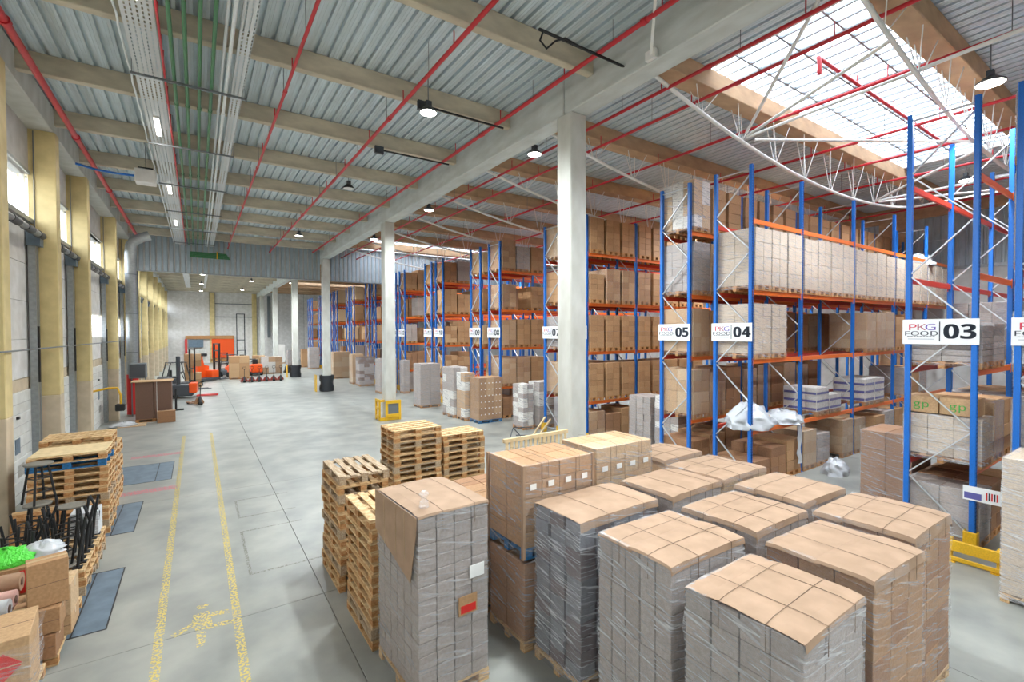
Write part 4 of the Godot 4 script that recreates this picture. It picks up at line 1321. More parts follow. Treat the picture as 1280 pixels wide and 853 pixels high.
func make_front_goods():
	var gr := ["carton_grey0", "carton_grey1"]
	var br := ["carton1", "carton3"]
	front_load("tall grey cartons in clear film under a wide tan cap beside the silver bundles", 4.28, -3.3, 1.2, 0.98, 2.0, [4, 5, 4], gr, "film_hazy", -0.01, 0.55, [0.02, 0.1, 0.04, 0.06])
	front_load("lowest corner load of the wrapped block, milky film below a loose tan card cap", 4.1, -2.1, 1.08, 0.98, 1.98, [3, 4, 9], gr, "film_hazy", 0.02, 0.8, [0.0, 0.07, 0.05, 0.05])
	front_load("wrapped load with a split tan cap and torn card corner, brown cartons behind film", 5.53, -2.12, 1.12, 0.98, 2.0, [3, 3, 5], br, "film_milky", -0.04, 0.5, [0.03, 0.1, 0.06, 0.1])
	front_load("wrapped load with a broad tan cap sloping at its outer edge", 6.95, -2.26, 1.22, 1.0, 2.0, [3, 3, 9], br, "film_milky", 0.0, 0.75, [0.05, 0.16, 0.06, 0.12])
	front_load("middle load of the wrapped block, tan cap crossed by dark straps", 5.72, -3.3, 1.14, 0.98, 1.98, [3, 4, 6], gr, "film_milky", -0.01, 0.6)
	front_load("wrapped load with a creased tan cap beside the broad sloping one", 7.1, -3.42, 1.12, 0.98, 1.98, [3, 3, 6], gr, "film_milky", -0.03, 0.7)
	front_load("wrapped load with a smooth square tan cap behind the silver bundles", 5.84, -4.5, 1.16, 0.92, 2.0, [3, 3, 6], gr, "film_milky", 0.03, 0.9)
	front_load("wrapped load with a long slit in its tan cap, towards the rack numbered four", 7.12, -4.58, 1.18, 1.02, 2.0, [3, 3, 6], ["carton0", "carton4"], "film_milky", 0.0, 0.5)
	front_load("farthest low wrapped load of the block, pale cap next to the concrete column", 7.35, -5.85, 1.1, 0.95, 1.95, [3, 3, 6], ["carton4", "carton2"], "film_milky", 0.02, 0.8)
	# silver bundles wrapped tight
	mat("pack_silver", rgb(150, 152, 162), 0.25, 0.35, "mottle", Vector3.ONE * 3.0)
	mat("pack_dark", rgb(110, 96, 100), 0.4, 0.1, "mottle", Vector3.ONE * 3.0)
	front_load("load of silver film bundles under a tilted tan card cap", 4.3, -4.46, 1.4, 0.84, 2.02, [5, 3, 11], ["pack_silver", "pack_silver", "pack_dark"], "film_painted_glint", 0.03, 1.0, [0.0, 0.2, 0.05, 0.1], {"gap": 0.03, "jit": 0.012})
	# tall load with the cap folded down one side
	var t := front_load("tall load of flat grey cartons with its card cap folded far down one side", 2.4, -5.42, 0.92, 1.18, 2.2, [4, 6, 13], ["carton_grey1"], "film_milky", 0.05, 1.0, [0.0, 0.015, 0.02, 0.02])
	var fm := MB.new()
	fm.prism(PackedVector2Array([Vector2(-0.6, 0.0), Vector2(0.62, 0.0), Vector2(0.6, -0.2), Vector2(0.45, -0.78), Vector2(0.0, -0.66), Vector2(-0.6, -0.5)]), Vector3.ZERO, Vector3(0, 0, 1), Vector3.UP, 0.006)
	put("folded_flap", fm.mesh(), M.cap_sheet, t, Vector3(-0.485, 2.19, 0.0))
	for z in [-0.3, 0.05, 0.3]:
		pbox("crease", Vector3(-0.494, 1.6, z), Vector3(-0.489, 2.17, z + 0.006), M.tape, t)
	pbox("label_sheet", Vector3(0.18, 1.32, 0.615), Vector3(0.38, 1.47, 0.62), M.label_white, t)
	pbox("printed_patch", Vector3(0.03, 0.92, 0.615), Vector3(0.28, 1.14, 0.62), M.carton0, t)
	pbox("red_print", Vector3(0.06, 0.94, 0.62), Vector3(0.26, 1.03, 0.622), M.red, t)
	var kn := MB.new()
	kn.lathe(Vector3.ZERO, [[0.0, 0.0], [0.06, 0.02], [0.05, 0.08], [0.025, 0.11], [0.06, 0.17], [0.03, 0.2], [0.0, 0.2]], 9)
	put("film_knot", kn.mesh(), M.film_thick, t, Vector3(-0.3, 2.2, 0.42))
	# two loads stacked, a blue pallet between them
	front_load("lower load of the stacked pair, brown cartons under a blue pallet", 4.1, -5.4, 1.2, 0.86, 1.2, [4, 2, 4], ["carton3"], "film_milky", 0.0, 0.0)
	var up := front_load("upper load of the stacked pair, brown cartons standing on a blue pallet", 4.1, -5.4, 1.2, 0.86, 1.27, [4, 2, 5], ["carton1", "carton0"], "film_milky", 0.0, 0.0, [], {"y": 1.215, "palmat": "wood_blue"})
	for c in [[-0.61, 0.44], [0.61, 0.44], [-0.61, -0.44]]:
		pbox("edge_post", Vector3(c[0] - 0.02, 0.02, c[1] - 0.035), Vector3(c[0] + 0.02, 1.25, c[1] + 0.01), M.cap_sheet, up)
	for k in 4:
		pbox("label_sheet", Vector3(-0.52 + 0.3 * k, 0.92, 0.458), Vector3(-0.42 + 0.3 * k, 1.0, 0.461), M.label_white, up)
	var l12 := front_load("tall load of pale brown cartons with labels and clear film, beside the stacked pair", 5.86, -5.84, 1.3, 0.86, 2.38, [4, 2, 9], ["carton4", "carton2"], "film_milky", 0.0, 0.0)
	for k in 4:
		pbox("label_sheet", Vector3(-0.55 + 0.32 * k, 1.98, 0.458), Vector3(-0.43 + 0.32 * k, 2.06, 0.461), M.label_white, l12)
	front_load("brown carton load standing between the tall grey load and the stacked pair", 3.75, -6.6, 1.0, 1.2, 1.72, [3, 3, 5], ["carton1", "carton3"], "", 0.0, 0.0)
	# pale slatted panel behind the stacked pair
	var sp := thing("slatted_panel", "pale wooden slatted panel standing behind the stacked pair of loads", "panel", Vector3(5.6, 0, -7.5), 0.02)
	for y in [0.1, 1.0, 2.1]:
		pbox("rail", Vector3(-0.8, y, -0.03), Vector3(0.8, y + 0.07, 0.03), M.plywood, sp)
	for k in 14:
		pbox("slat", Vector3(-0.76 + 0.113 * k, 0.0, 0.0), Vector3(-0.70 + 0.113 * k, 2.12, 0.02), M.plywood, sp)

func floor_load(label: String, x: float, z: float, sx: float, sz: float, h: float, look: String, dims: Array, extra := {}) -> Node3D:
	# x, z: corner nearest the walkway (lowest x, highest z)
	var l: Dictionary = LOOK[look]
	var s := {"x": x + sx * 0.5, "z": z - sz * 0.5, "sx": sx, "sz": sz, "h": h, "nx": dims[0], "nz": dims[1], "ny": dims[2], "mats": l.mats, "film": l.film}
	s.merge(extra, true)
	return stacked_goods(s, "wrapped_pallet_load", label, "pallet load", "loads at the rack ends")

func make_floor_goods():
	floor_load("grey wrapped load with a paper label standing before the rack numbered ten", 10.26, -24.5, 1.2, 1.0, 2.45, "grey", [2, 3, 3])
	floor_load("tall pale wrapped load behind two others at the rack numbered eight", 10.4, -20.75, 0.8, 1.2, 2.48, "grey", [2, 3, 6], {"mats": ["carton_white", "carton_grey0"]})
	floor_load("narrow load with white film over its lower half, end of the rack numbered eight", 10.5, -19.75, 0.55, 0.85, 2.27, "white", [1, 2, 5], {"mats": ["carton2", "carton_white"]})
	var d: Node3D = floor_load("brown load with rows of white dots, standing on a blue pallet", 10.7, -18.75, 1.25, 0.85, 2.1, "brown_film", [3, 2, 7], {"palmat": "wood_blue"})
	for i in 6:
		for j in 6:
			var q := MB.new()
			q.lathe(Vector3.ZERO, [[0.0, 0.0], [0.028, 0.001], [0.0, 0.006]], 8, Basis(Vector3.RIGHT, PI / 2))
			put("dot_seal", q.mesh(), M.label_white, d, Vector3(-0.5 + 0.2 * i, 0.4 + 0.29 * j, 0.44))
	floor_load("silver wrapped bundles in the aisle mouth by the rack numbered seven", 11.55, -16.45, 0.55, 0.8, 1.95, "grey", [2, 2, 9], {"gap": 0.03, "jit": 0.012, "mats": ["carton_grey0", "carton_white"]})
	floor_load("silver wrapped bundles beside the first ones, by the rack numbered seven", 12.3, -16.3, 0.85, 0.8, 2.02, "grey", [2, 2, 9], {"gap": 0.03, "jit": 0.012, "mats": ["carton_white", "carton_grey0"]})
	floor_load("silver bundles with a brown sheet, in the aisle before rack number six", 13.35, -11.15, 1.0, 1.0, 1.86, "grey", [3, 3, 8], {"gap": 0.025, "jit": 0.01, "mats": ["carton_grey0", "carton_grey1"]})
	floor_load("silver bundles under a brown card top, before rack number six", 13.45, -10.05, 1.15, 1.0, 1.95, "grey", [3, 3, 8], {"gap": 0.025, "jit": 0.01, "mats": ["carton_grey0", "carton_white", "carton_grey1"]})
	floor_load("dark brown film-wrapped load in the aisle beside rack number three", 13.15, -3.72, 1.25, 0.98, 1.86, "brown_film", [2, 2, 4], {"mats": ["carton5"], "film": "film_milky"})
	floor_load("tall pale wrapped load on a pallet beside the yellow guard rail", 10.32, -0.82, 1.15, 1.0, 2.24, "grey", [3, 3, 9], {"fine": true, "mats": ["carton_pale"], "film": "film_hazy"})
	floor_load("grey load with speckled film at the end of the rack numbered twelve", 10.4, -31.9, 1.2, 1.0, 2.4, "grey", [2, 2, 6])
	floor_load("second grey load beside the speckled one at the rack numbered twelve", 11.75, -31.0, 0.45, 0.7, 2.3, "grey", [1, 2, 4])
	floor_load("dark speckled load standing just beyond the bulkhead", 10.48, -37.1, 1.2, 1.0, 2.3, "grey", [3, 2, 8], {"mats": ["carton_dark", "carton_grey1"]})
	floor_load("pale load standing behind the dark speckled one beyond the bulkhead", 10.5, -39.1, 0.9, 1.0, 2.45, "light", [2, 2, 5])
	floor_load("large brown load beyond the bulkhead, before the rack numbered sixteen", 10.3, -44.7, 1.5, 1.0, 2.45, "light", [2, 2, 5])
	floor_load("silver load far beyond the bulkhead", 10.8, -58.5, 1.1, 1.0, 2.5, "grey", [2, 2, 6])
	floor_load("brown load far beyond the bulkhead, behind the silver one", 10.6, -61.9, 0.9, 1.0, 2.2, "brown", [1, 2, 4])
	floor_load("grey load at the far racks near the end wall", 9.6, -66.0, 1.0, 1.0, 2.0, "grey", [2, 2, 4])
	# loose film and sacks on the lowest beams of rack 04
	for q in [[12.75, -7.2, 0.75, 0.55, 0.75, "heap of loose white film on the lowest beams of the rack numbered four"], [14.3, -7.1, 0.6, 0.5, 0.38, "flattened sacks and film hanging over the lowest beam of the rack numbered four"], [26.0, -7.2, 0.5, 0.5, 0.6, "ball of white film on top of the grey loads in the rack numbered four"], [15.6, -6.2, 0.4, 0.35, 0.5, "crumpled clear film lying on the floor at the rack numbered four"]]:
		var hp := thing("film_heap", q[5], "film", Vector3(q[0], LV[0] if q[0] < 15.0 else (7.0 if q[0] > 20.0 else 0.0), q[1]), 0.0, "heaps of loose film")
		put("heap", lump(q[2], q[4], q[3], int(q[0] * 10.0)), M.film_heap, hp)
		if q[0] < 14.0:
			pbox("sack", Vector3(0.2, 0.0, -0.4), Vector3(0.7, 0.3, 0.25), M.carton4, hp, 0.05)
	var st := thing("film_strip", "long strip of white film hanging down from the lowest beam of the rack numbered four", "film", Vector3(14.55, 0.35, -6.72))
	var m := MB.new()
	for j in 9:
		var y0 := j * 0.15
		var a := Vector3(-0.1 + 0.03 * sin(j * 1.7), y0, 0.03 * sin(j * 2.3))
		var b := Vector3(0.12 + 0.03 * sin(j * 1.1), y0, 0.03 * cos(j * 1.3))
		var c := Vector3(0.12 + 0.03 * sin((j + 1) * 1.1), y0 + 0.15, 0.03 * cos((j + 1) * 1.3))
		var e := Vector3(-0.1 + 0.03 * sin((j + 1) * 1.7), y0 + 0.15, 0.03 * sin((j + 1) * 2.3))
		m.quad(a, b, c, e, Vector3(0, 0, 1))
		m.quad(a - Vector3(0, 0, 0.004), b - Vector3(0, 0, 0.004), c - Vector3(0, 0, 0.004), e - Vector3(0, 0, 0.004), Vector3(0, 0, -1))
	put("strip", m.mesh(), M.film_heap, st)
	# column guards and wrapped column feet
	var g := thing("column_guard", "yellow steel guard around the foot of the concrete column by the pallet stacks", "guard", Vector3(7.75, 0, -22.4))
	pbox("front_plate", Vector3(-0.3, 0.3, 0.46), Vector3(0.38, 0.8, 0.48), M.galv_dark, g, 0.005)
	for xx in [-0.34, 0.3]:
		pbox("front_post", Vector3(xx, 0.0, 0.45), Vector3(xx + 0.12, 0.95, 0.5), M.yellow, g, 0.01)
	for yy in [0.15, 0.8]:
		pbox("front_rail", Vector3(-0.34, yy, 0.44), Vector3(0.42, yy + 0.16, 0.51), M.yellow, g, 0.01)
	for zz in [-0.3, 0.2]:
		pbox("side_post", Vector3(-0.6, 0.0, zz), Vector3(-0.52, 1.0, zz + 0.12), M.yellow, g, 0.01)
	for yy in [0.1, 0.5, 0.88]:
		pbox("side_rail", Vector3(-0.6, yy, -0.3), Vector3(-0.54, yy + 0.13, 0.32), M.yellow, g, 0.01)
	pbox("tie_bar", Vector3(-0.55, 0.85, -0.1), Vector3(-0.25, 0.95, 0.1), M.yellow, g)
	pbox("foot_bar", Vector3(-0.6, 0.0, 0.35), Vector3(0.4, 0.15, 0.45), M.yellow, g, 0.01)
	for q in [[-35.7, "beyond the pallet stacks, before the bulkhead"], [-48.7, "beyond the bulkhead"]]:
		var b := thing("wrapped_column_foot", "black sheeting wound round the foot of the column " + q[1], "wrap", Vector3(7.75, 0, q[0]))
		var bm := MB.new()
		var f := FastNoiseLite.new()
		f.seed = 5
		f.frequency = 3.0
		var rows := []
		for j in 11:
			var row := []
			for i in 25:
				var a := TAU * i / 24.0
				var dir := Vector3(cos(a), 0, sin(a))
				var r: float = 0.47 + 0.05 * sin(j * 0.9) + 0.07 * f.get_noise_3d(dir.x, j * 0.35, dir.z)
				row.append([dir * r + Vector3(0, j * 0.115, 0), dir])
			rows.append(row)
		for j in 10:
			for i in 24:
				var p: Array = rows[j][i]
				var p2: Array = rows[j][i + 1]
				var p3: Array = rows[j + 1][i + 1]
				var p4: Array = rows[j + 1][i]
				bm.tri(p[0], p2[0], p3[0], p[1], p2[1], p3[1])
				bm.tri(p[0], p3[0], p4[0], p[1], p3[1], p4[1])
		put("sheeting", bm.mesh(), M.bag, b)
		pbox("guard_plate", Vector3(-0.75, 0.0, -0.4), Vector3(-0.7, 1.2, 0.2), M.yellow, b)
	# folded trolley frame lying in the aisle
	var tr := thing("trolley_frame", "folded dark trolley frame with wooden bars lying on the floor before the near column", "trolley", Vector3(10.2, 0, -14.8))
	for q in [[-0.7, 0.05, 0.3, -0.2, 0.55, -0.1], [-0.2, 0.55, -0.1, 0.1, 0.05, 0.3], [-0.2, 0.55, -0.1, 0.9, 0.4, -0.4], [-0.2, 0.3, 0.1, 1.0, 0.1, -0.1]]:
		rod("frame_tube", Vector3(q[0], q[1], q[2]), Vector3(q[3], q[4], q[5]), 0.02, M.truck_grey, tr)
	pbar("wood_bar", Vector3(0.4, 0.1, 0.2), Vector3(1.5, 0.75, -0.3), 0.05, 0.07, M.plywood, tr)
	pbar("wood_bar", Vector3(0.6, 0.08, 0.3), Vector3(1.7, 0.65, -0.2), 0.05, 0.07, M.plywood, tr)

func lump(rx: float, h: float, rz: float, seed_: int, seg := 22, rings := 10) -> Mesh:
	var m := MB.new()
	var f := FastNoiseLite.new()
	f.seed = seed_
	f.frequency = 2.4
	f.fractal_octaves = 3
	var g := []
	for j in rings + 1:
		var row := []
		var t := j / float(rings)
		for i in seg + 1:
			var a := TAU * (i % seg) / seg
			var d := Vector3(cos(a), 0, sin(a))
			var w := 1.0 + 0.45 * f.get_noise_3d(d.x * 0.7, t * 1.2, d.z * 0.7)
			var r := cos(t * PI * 0.5) * w
			row.append(Vector3(d.x * r * rx, sin(t * PI * 0.5) * h * (0.85 + 0.3 * f.get_noise_3d(d.x, 5.0 + t, d.z)), d.z * r * rz))
		g.append(row)
	var nn := []
	for j in rings + 1:
		var row := []
		for i in seg + 1:
			var du: Vector3 = g[j][(i + 1) % seg] - g[j][(i + seg - 1) % seg]
			var dv: Vector3 = g[mini(j + 1, rings)][i] - g[maxi(j - 1, 0)][i]
			var c := dv.cross(du)
			if c.dot(g[j][i] + Vector3(0, 0.02, 0)) < 0.0: c = -c
			row.append(c.normalized() if c.length() > 1e-9 else Vector3.UP)
		nn.append(row)
	for j in rings:
		for i in seg:
			m.tri(g[j][i], g[j][i + 1], g[j + 1][i + 1], nn[j][i], nn[j][i + 1], nn[j + 1][i + 1])
			m.tri(g[j][i], g[j + 1][i + 1], g[j + 1][i], nn[j][i], nn[j + 1][i + 1], nn[j + 1][i])
	return m.mesh()

# ------------------------------------------------------------------ stacks of empty pallets
func empty_pallet(at: Vector3, turn: float, sx: float, sz: float, wood: String, label: String, group: String, tilt := Basis()):
	var o := thing("wooden_pallet", label, "pallet", at, 0.0, group)
	o.transform = Transform3D(Basis(Vector3.UP, turn) * tilt, at)
	for q in pallet_pieces(sx, sz):
		var m := wood
		if wood == "wood_x" or wood == "wood_light":
			m = "wood_block" if q[0] == "block" else wood
		put(q[0], bxm(q[2], 0.003), M[m], o, q[1])
	return o

func pallet_stack(n: int, x: float, z: float, turn: float, sx: float, sz: float, where: String, special := {}):
	for k in n:
		var w: String = special.get(k, ["wood_x", "wood_light", "wood_x", "wood_grey"][(k * 7 + n) % 4])
		var lb := "%s pallet from the floor, stack %s" % [ORD[k], where]
		empty_pallet(Vector3(x + rng.randf_range(-0.02, 0.02), 0.0025 + k * 0.1445, z + rng.randf_range(-0.02, 0.02)), turn + rng.randf_range(-0.015, 0.015), sx, sz, w, lb, "pallets stacked " + where)

func make_pallet_stacks():
	pallet_stack(13, 2.27, -8.38, PI / 2, 1.2, 0.82, "nearest the walkway lines", {12: "wood_grey", 10: "wood_grey"})
	pallet_stack(12, 2.26, -6.72, PI / 2, 1.2, 0.8, "behind the tall grey load", {11: "wood_light", 7: "wood_light", 9: "wood_light", 5: "wood_light"})
	pallet_stack(13, 4.42, -11.2, 0.0, 1.2, 1.0, "before the guarded column")
	pallet_stack(11, 5.72, -11.2, 0.02, 1.2, 0.82, "beside the stack before the guarded column")
	pallet_stack(10, -2.1, -15.6, PI / 2, 1.15, 0.82, "farthest along the dock wall")
	pallet_stack(13, -2.25, -14.45, 0.0, 1.2, 0.9, "tallest along the dock wall", {12: "wood_light"})
	pallet_stack(12, -2.2, -13.4, 0.0, 1.22, 1.0, "with a blue pallet along the dock wall", {10: "wood_blue", 9: "wood_x"})
	var pb := thing("plywood_sheet", "pale plywood sheet lying on the stack with a blue pallet", "sheet", Vector3(-2.2, 12 * 0.1445 + 0.004, -13.4))
	pbox("sheet", Vector3(-0.6, 0.0, -0.5), Vector3(0.58, 0.02, 0.48), M.plywood, pb, 0.003)
	for k in 2:
		empty_pallet(Vector3(-2.35 + 0.03 * k, 0.39 + 0.0 * k, -12.62 + 0.21 * k), 0.0, 1.2, 0.8, ["wood_x", "wood_block"][k], ["leaning wooden pallet against the stack with a blue pallet", "front leaning wooden pallet behind the piled black stools"][k], "leaning pallets", Basis(Vector3.RIGHT, deg_to_rad(72)))
	pallet_stack(3, -2.12, -11.55, 0.0, 1.15, 1.0, "under the far black stools")
	pallet_stack(3, -2.1, -10.5, 0.0, 1.15, 1.0, "under the near black stools")
	pallet_stack(1, -2.15, -8.9, 0.0, 1.25, 1.6, "under the loose cartons at the dock wall")
	pallet_stack(1, -2.2, -7.45, 0.0, 1.2, 1.0, "under the open carton with a red diamond")

# ------------------------------------------------------------------ clutter by the dock wall
func stool(at: Vector3, b: Basis, label: String):
	var o := thing("stool", label, "stool", at, 0.0, "piled black stools")
	o.transform = Transform3D(b, at)
	var m := MB.new()
	m.lathe(Vector3(0, 0.68, 0), [[0.0, 0.0], [0.19, 0.0], [0.2, 0.015], [0.2, 0.03], [0.18, 0.04], [0.0, 0.04]], 18)
	put("seat", m.mesh(), M.stool_seat, o)
	for k in 4:
		var a := PI / 4 + PI / 2 * k
		rod("leg", Vector3(cos(a) * 0.13, 0.68, sin(a) * 0.13), Vector3(cos(a) * 0.23, 0.0, sin(a) * 0.23), 0.019, M.black, o, 8)
	for yy in [0.22, 0.45]:
		for k in 4:
			var a := PI / 4 + PI / 2 * k
			var a2 := a + PI / 2
			var r: float = lerpf(0.23, 0.13, yy / 0.68)
			rod("rung", Vector3(cos(a) * r, yy, sin(a) * r), Vector3(cos(a2) * r, yy, sin(a2) * r), 0.011, M.black, o, 6)

func box_thing(label: String, lo: Vector3, s: Vector3, m: String, turn := 0.0, group := "cartons by the dock wall", tape := true) -> Node3D:
	var o := thing("cardboard_box", label, "box", lo + Vector3(s.x * 0.5, 0, s.z * 0.5), turn, group)
	put("carton", bxm(s, 0.006), M[m], o)
	if tape:
		pbox("tape", Vector3(-s.x * 0.5 - 0.001, s.y, -0.03), Vector3(s.x * 0.5 + 0.001, s.y + 0.002, 0.03), M.tape, o)
		pbox("tape", Vector3(s.x * 0.5, s.y * 0.7, -0.03), Vector3(s.x * 0.5 + 0.002, s.y, 0.03), M.tape, o)
		pbox("flap_seam", Vector3(-s.x * 0.5 + 0.01, s.y * 0.5 - 0.004, s.z * 0.5 - 0.001), Vector3(s.x * 0.5 - 0.01, s.y * 0.5 + 0.002, s.z * 0.5 + 0.001), M.carton_dark, o)
	return o

func make_dock_side():
	mat("stool_seat", rgb(128, 124, 116), 0.6, 0.0, "mottle", Vector3.ONE * 3.0)
	mat("bag_green", rgb(84, 214, 64), 0.3, 0.0, "", Vector3.ONE * 4.0, "crease", 2.0)
	mat("roll_pink", rgb(224, 178, 168), 0.6, 0.0, "mottle", Vector3.ONE * 2.0)
	mat("carpet", rgb(176, 142, 116), 0.8, 0.0, "mottle", Vector3.ONE * 2.0)
	mat("paper", rgb(214, 218, 224), 0.6, 0.0, "mottle", Vector3.ONE * 2.0)
	var y := 0.436
	var spots := [[-2.42, -11.75, 0.0, 0.0, "standing seat up at the back of the pile by the wall"], [-1.9, -11.3, 0.0, 0.3, "standing seat up beside the white papers"], [-1.88, -10.8, 180.0, 0.2, "upside down beside the dock plate"], [-2.42, -11.25, 180.0, 0.9, "upside down by the wall behind the front ones"], [-2.42, -10.75, 180.0, 1.3, "upside down in the middle of the pile by the wall"], [-1.86, -10.3, 180.0, 0.5, "upside down at the front pallet corner"], [-2.42, -10.25, 180.0, 0.6, "upside down beside the green bag"]]
	for s in spots:
		var b := Basis(Vector3.UP, s[3]) * Basis(Vector3.RIGHT, deg_to_rad(s[2]))
		var at := Vector3(s[0], y + (0.72 if s[2] > 120.0 else (0.23 if s[2] > 50.0 else 0.0)), s[1])
		stool(at, b, "black stool " + s[4])
	stool(Vector3(-2.4, y + 0.725, -11.75), Basis(Vector3.UP, 0.7), "black stool balanced on top of another stool")
	for k in 16:
		var o := thing("table_leg", "loose black tubular table leg in the stool pile", "leg", Vector3([-2.14, -1.62][k % 2] - 0.02 * (k % 3), y, -10.0 - 0.11 * k), 0.0, "loose table legs")
		ptube("tube", [Vector3(0, 0.02, 0), Vector3(0.05 * sin(k), 0.4, -0.05), Vector3(0.1 * sin(k * 2.0), 0.72 + 0.05 * (k % 3), -0.1)], 0.022, M.black, o, 8)
		pbox("foot_plate", Vector3(-0.06, 0.0, -0.06), Vector3(0.06, 0.02, 0.06), M.black, o)
	var pp := thing("paper_stack", "stack of grey and white papers on a pallet behind the stools", "papers", Vector3(-1.78, 0.436, -11.8))
	for k in 5:
		pbox("bundle", Vector3(-0.2, 0.09 * k, -0.25), Vector3(0.2, 0.09 * k + 0.085, 0.2), M.paper, pp, 0.006)
	# cartons and rolls
	var b1 := box_thing("open carton printed with a red disc under the green bag", Vector3(-2.55, 0.16, -9.75), Vector3(0.62, 0.78, 0.55), "carton1", 0.1, "cartons by the dock wall", false)
	var dm := MB.new()
	dm.lathe(Vector3.ZERO, [[0.0, 0.0], [0.1, 0.0], [0.1, 0.004], [0.0, 0.004]], 18, Basis(Vector3.RIGHT, PI / 2))
	put("red_disc", dm.mesh(), M.red, b1, Vector3(-0.05, 0.6, 0.276))
	pbox("red_band", Vector3(0.12, 0.42, 0.276), Vector3(0.24, 0.74, 0.279), M.red, b1)
	var gb := thing("green_bag", "bright green and white plastic bag lying on the open carton", "bag", Vector3(-2.3, 0.945, -9.5))
	put("bag", lump(0.34, 0.24, 0.26, 3), M.bag_green, gb)
	put("clear_bag", lump(0.26, 0.22, 0.2, 8), M.film_heap, gb, Vector3(0.36, 0.0, -0.1))
	box_thing("tall upright carton with a white label strip, beside the pink rolls", Vector3(-1.82, 0.768, -8.4), Vector3(0.38, 0.56, 0.26), "carton0", 0.25)
	box_thing("carton standing under the tall upright one", Vector3(-1.95, 0.45, -8.45), Vector3(0.46, 0.31, 0.4), "carton1", 0.05)
	box_thing("lowest carton under the tall upright one, on the pallet", Vector3(-1.98, 0.15, -8.45), Vector3(0.46, 0.29, 0.42), "carton3", 0.0)
	box_thing("pale carton at the pallet edge beside the dock plate", Vector3(-1.86, 0.4, -9.05), Vector3(0.4, 0.42, 0.5), "carton4", 0.0)
	box_thing("carton under the pale one at the pallet edge", Vector3(-1.88, 0.15, -9.05), Vector3(0.42, 0.24, 0.5), "carton2", 0.0)
	box_thing("carton behind the rolls against the dock wall", Vector3(-2.6, 0.15, -9.1), Vector3(0.6, 0.45, 0.55), "carton2", 0.0)
	var rl := [["carpet", 0.98, -8.95, "brown rolled sheet on top of the cartons by the dock wall"], ["roll_pink", 0.86, -8.68, "pink rolled sheet between the brown and the grey rolls"], ["paper", 0.86, -8.42, "grey rolled film in front of the pink roll"]]
	for r in rl:
		var o := thing("sheet_roll", r[3], "roll", Vector3(-2.86, r[1] - 0.12, r[2]), 0.0, "rolls by the dock wall")
		rod("roll", Vector3(0, 0, 0), Vector3(0.85, 0, 0.02), 0.12, M[r[0]], o, 16)
		rod("core", Vector3(0.85, 0, 0.02), Vector3(0.856, 0, 0.02), 0.05, M.carton_dark, o, 12)
	box_thing("carton supporting the three rolls", Vector3(-2.6, 0.15, -8.5), Vector3(0.6, 0.42, 0.5), "carton1", 0.0)
	# big carton with a red diamond
	var bc := box_thing("open carton with a red diamond print in torn film", Vector3(-2.7, 0.15, -7.75), Vector3(1.12, 0.8, 0.72), "carton2", 0.1, "cartons by the dock wall", false)
	var di := MB.new()
	di.prism(PackedVector2Array([Vector2(0.0, -0.15), Vector2(0.15, 0.0), Vector2(0.0, 0.15), Vector2(-0.15, 0.0)]), Vector3.ZERO, Vector3.RIGHT, Vector3.UP, 0.003)
	put("red_diamond", di.mesh(), M.red, bc, Vector3(0.36, 0.52, 0.361))
	pbox("pale_stripe", Vector3(0.21, 0.515, 0.364), Vector3(0.51, 0.525, 0.367), M.carton4, bc)
	pbox("brown_face", Vector3(-0.4, 0.3, 0.361), Vector3(0.19, 0.74, 0.363), M.carton3, bc)
	pbox("top_seam", Vector3(-0.55, 0.8, -0.004), Vector3(0.55, 0.802, 0.004), M.carton_dark, bc)
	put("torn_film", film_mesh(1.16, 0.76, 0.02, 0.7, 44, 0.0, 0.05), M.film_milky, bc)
	# things along the wall farther on
	var cr := thing("carton_block", "dark brown strapped carton block standing past the pallet stacks", "box", Vector3(-1.75, 0, -28.6))
	for k in 2:
		put("carton", bxm(Vector3(0.68, 1.75, 1.0), 0.01), M.carton_dark, cr, Vector3(-0.35 + 0.7 * k, 0.146, 0))
	put("pallet", pallet_mesh(1.4, 1.0), M.wood_block, cr)
	pbox("lid", Vector3(-0.85, 1.9, -0.6), Vector3(0.75, 1.93, 0.6), M.carton2, cr)
	rod("strap", Vector3(0.12, 0.1, 0.505), Vector3(0.12, 1.9, 0.505), 0.008, M.label_white, cr)
	box_thing("small brown carton on the floor before the dark carton block", Vector3(-1.6, 0.0, -27.75), Vector3(0.7, 0.55, 0.3), "carton3", 0.05, "cartons by the dock wall")
	var sc := thing("scrap_sheets", "flattened cardboard and film lying by the dark carton block", "cardboard", Vector3(-2.6, 0, -27.4))
	pbox("sheet", Vector3(-0.4, 0.0, -0.5), Vector3(0.6, 0.03, 0.4), M.carton4, sc)
	put("film", lump(0.5, 0.2, 0.35, 12), M.film_heap, sc, Vector3(-0.2, 0.03, 0.0))
	var eb := thing("grey_cabinet", "small grey cabinet on the wall side above the dark carton block", "cabinet", Vector3(-2.5, 1.95, -30.3))
	pbox("body", Vector3(-0.35, 0.0, -0.3), Vector3(0.35, 0.75, 0.3), M.galv_dark, eb, 0.02)
	pbox("door", Vector3(-0.3, 0.05, 0.3), Vector3(0.3, 0.7, 0.32), M.truck_grey, eb, 0.01)
	pbox("leg", Vector3(-0.3, -1.95, -0.25), Vector3(-0.25, 0.0, -0.2), M.galv_dark, eb)
	pbox("leg", Vector3(0.25, -1.95, -0.25), Vector3(0.3, 0.0, -0.2), M.galv_dark, eb)
	var ya := thing("swing_arm", "yellow swing arm with a black lamp head fixed to the dock wall", "arm", Vector3(-3.4, 1.75, -24.2))
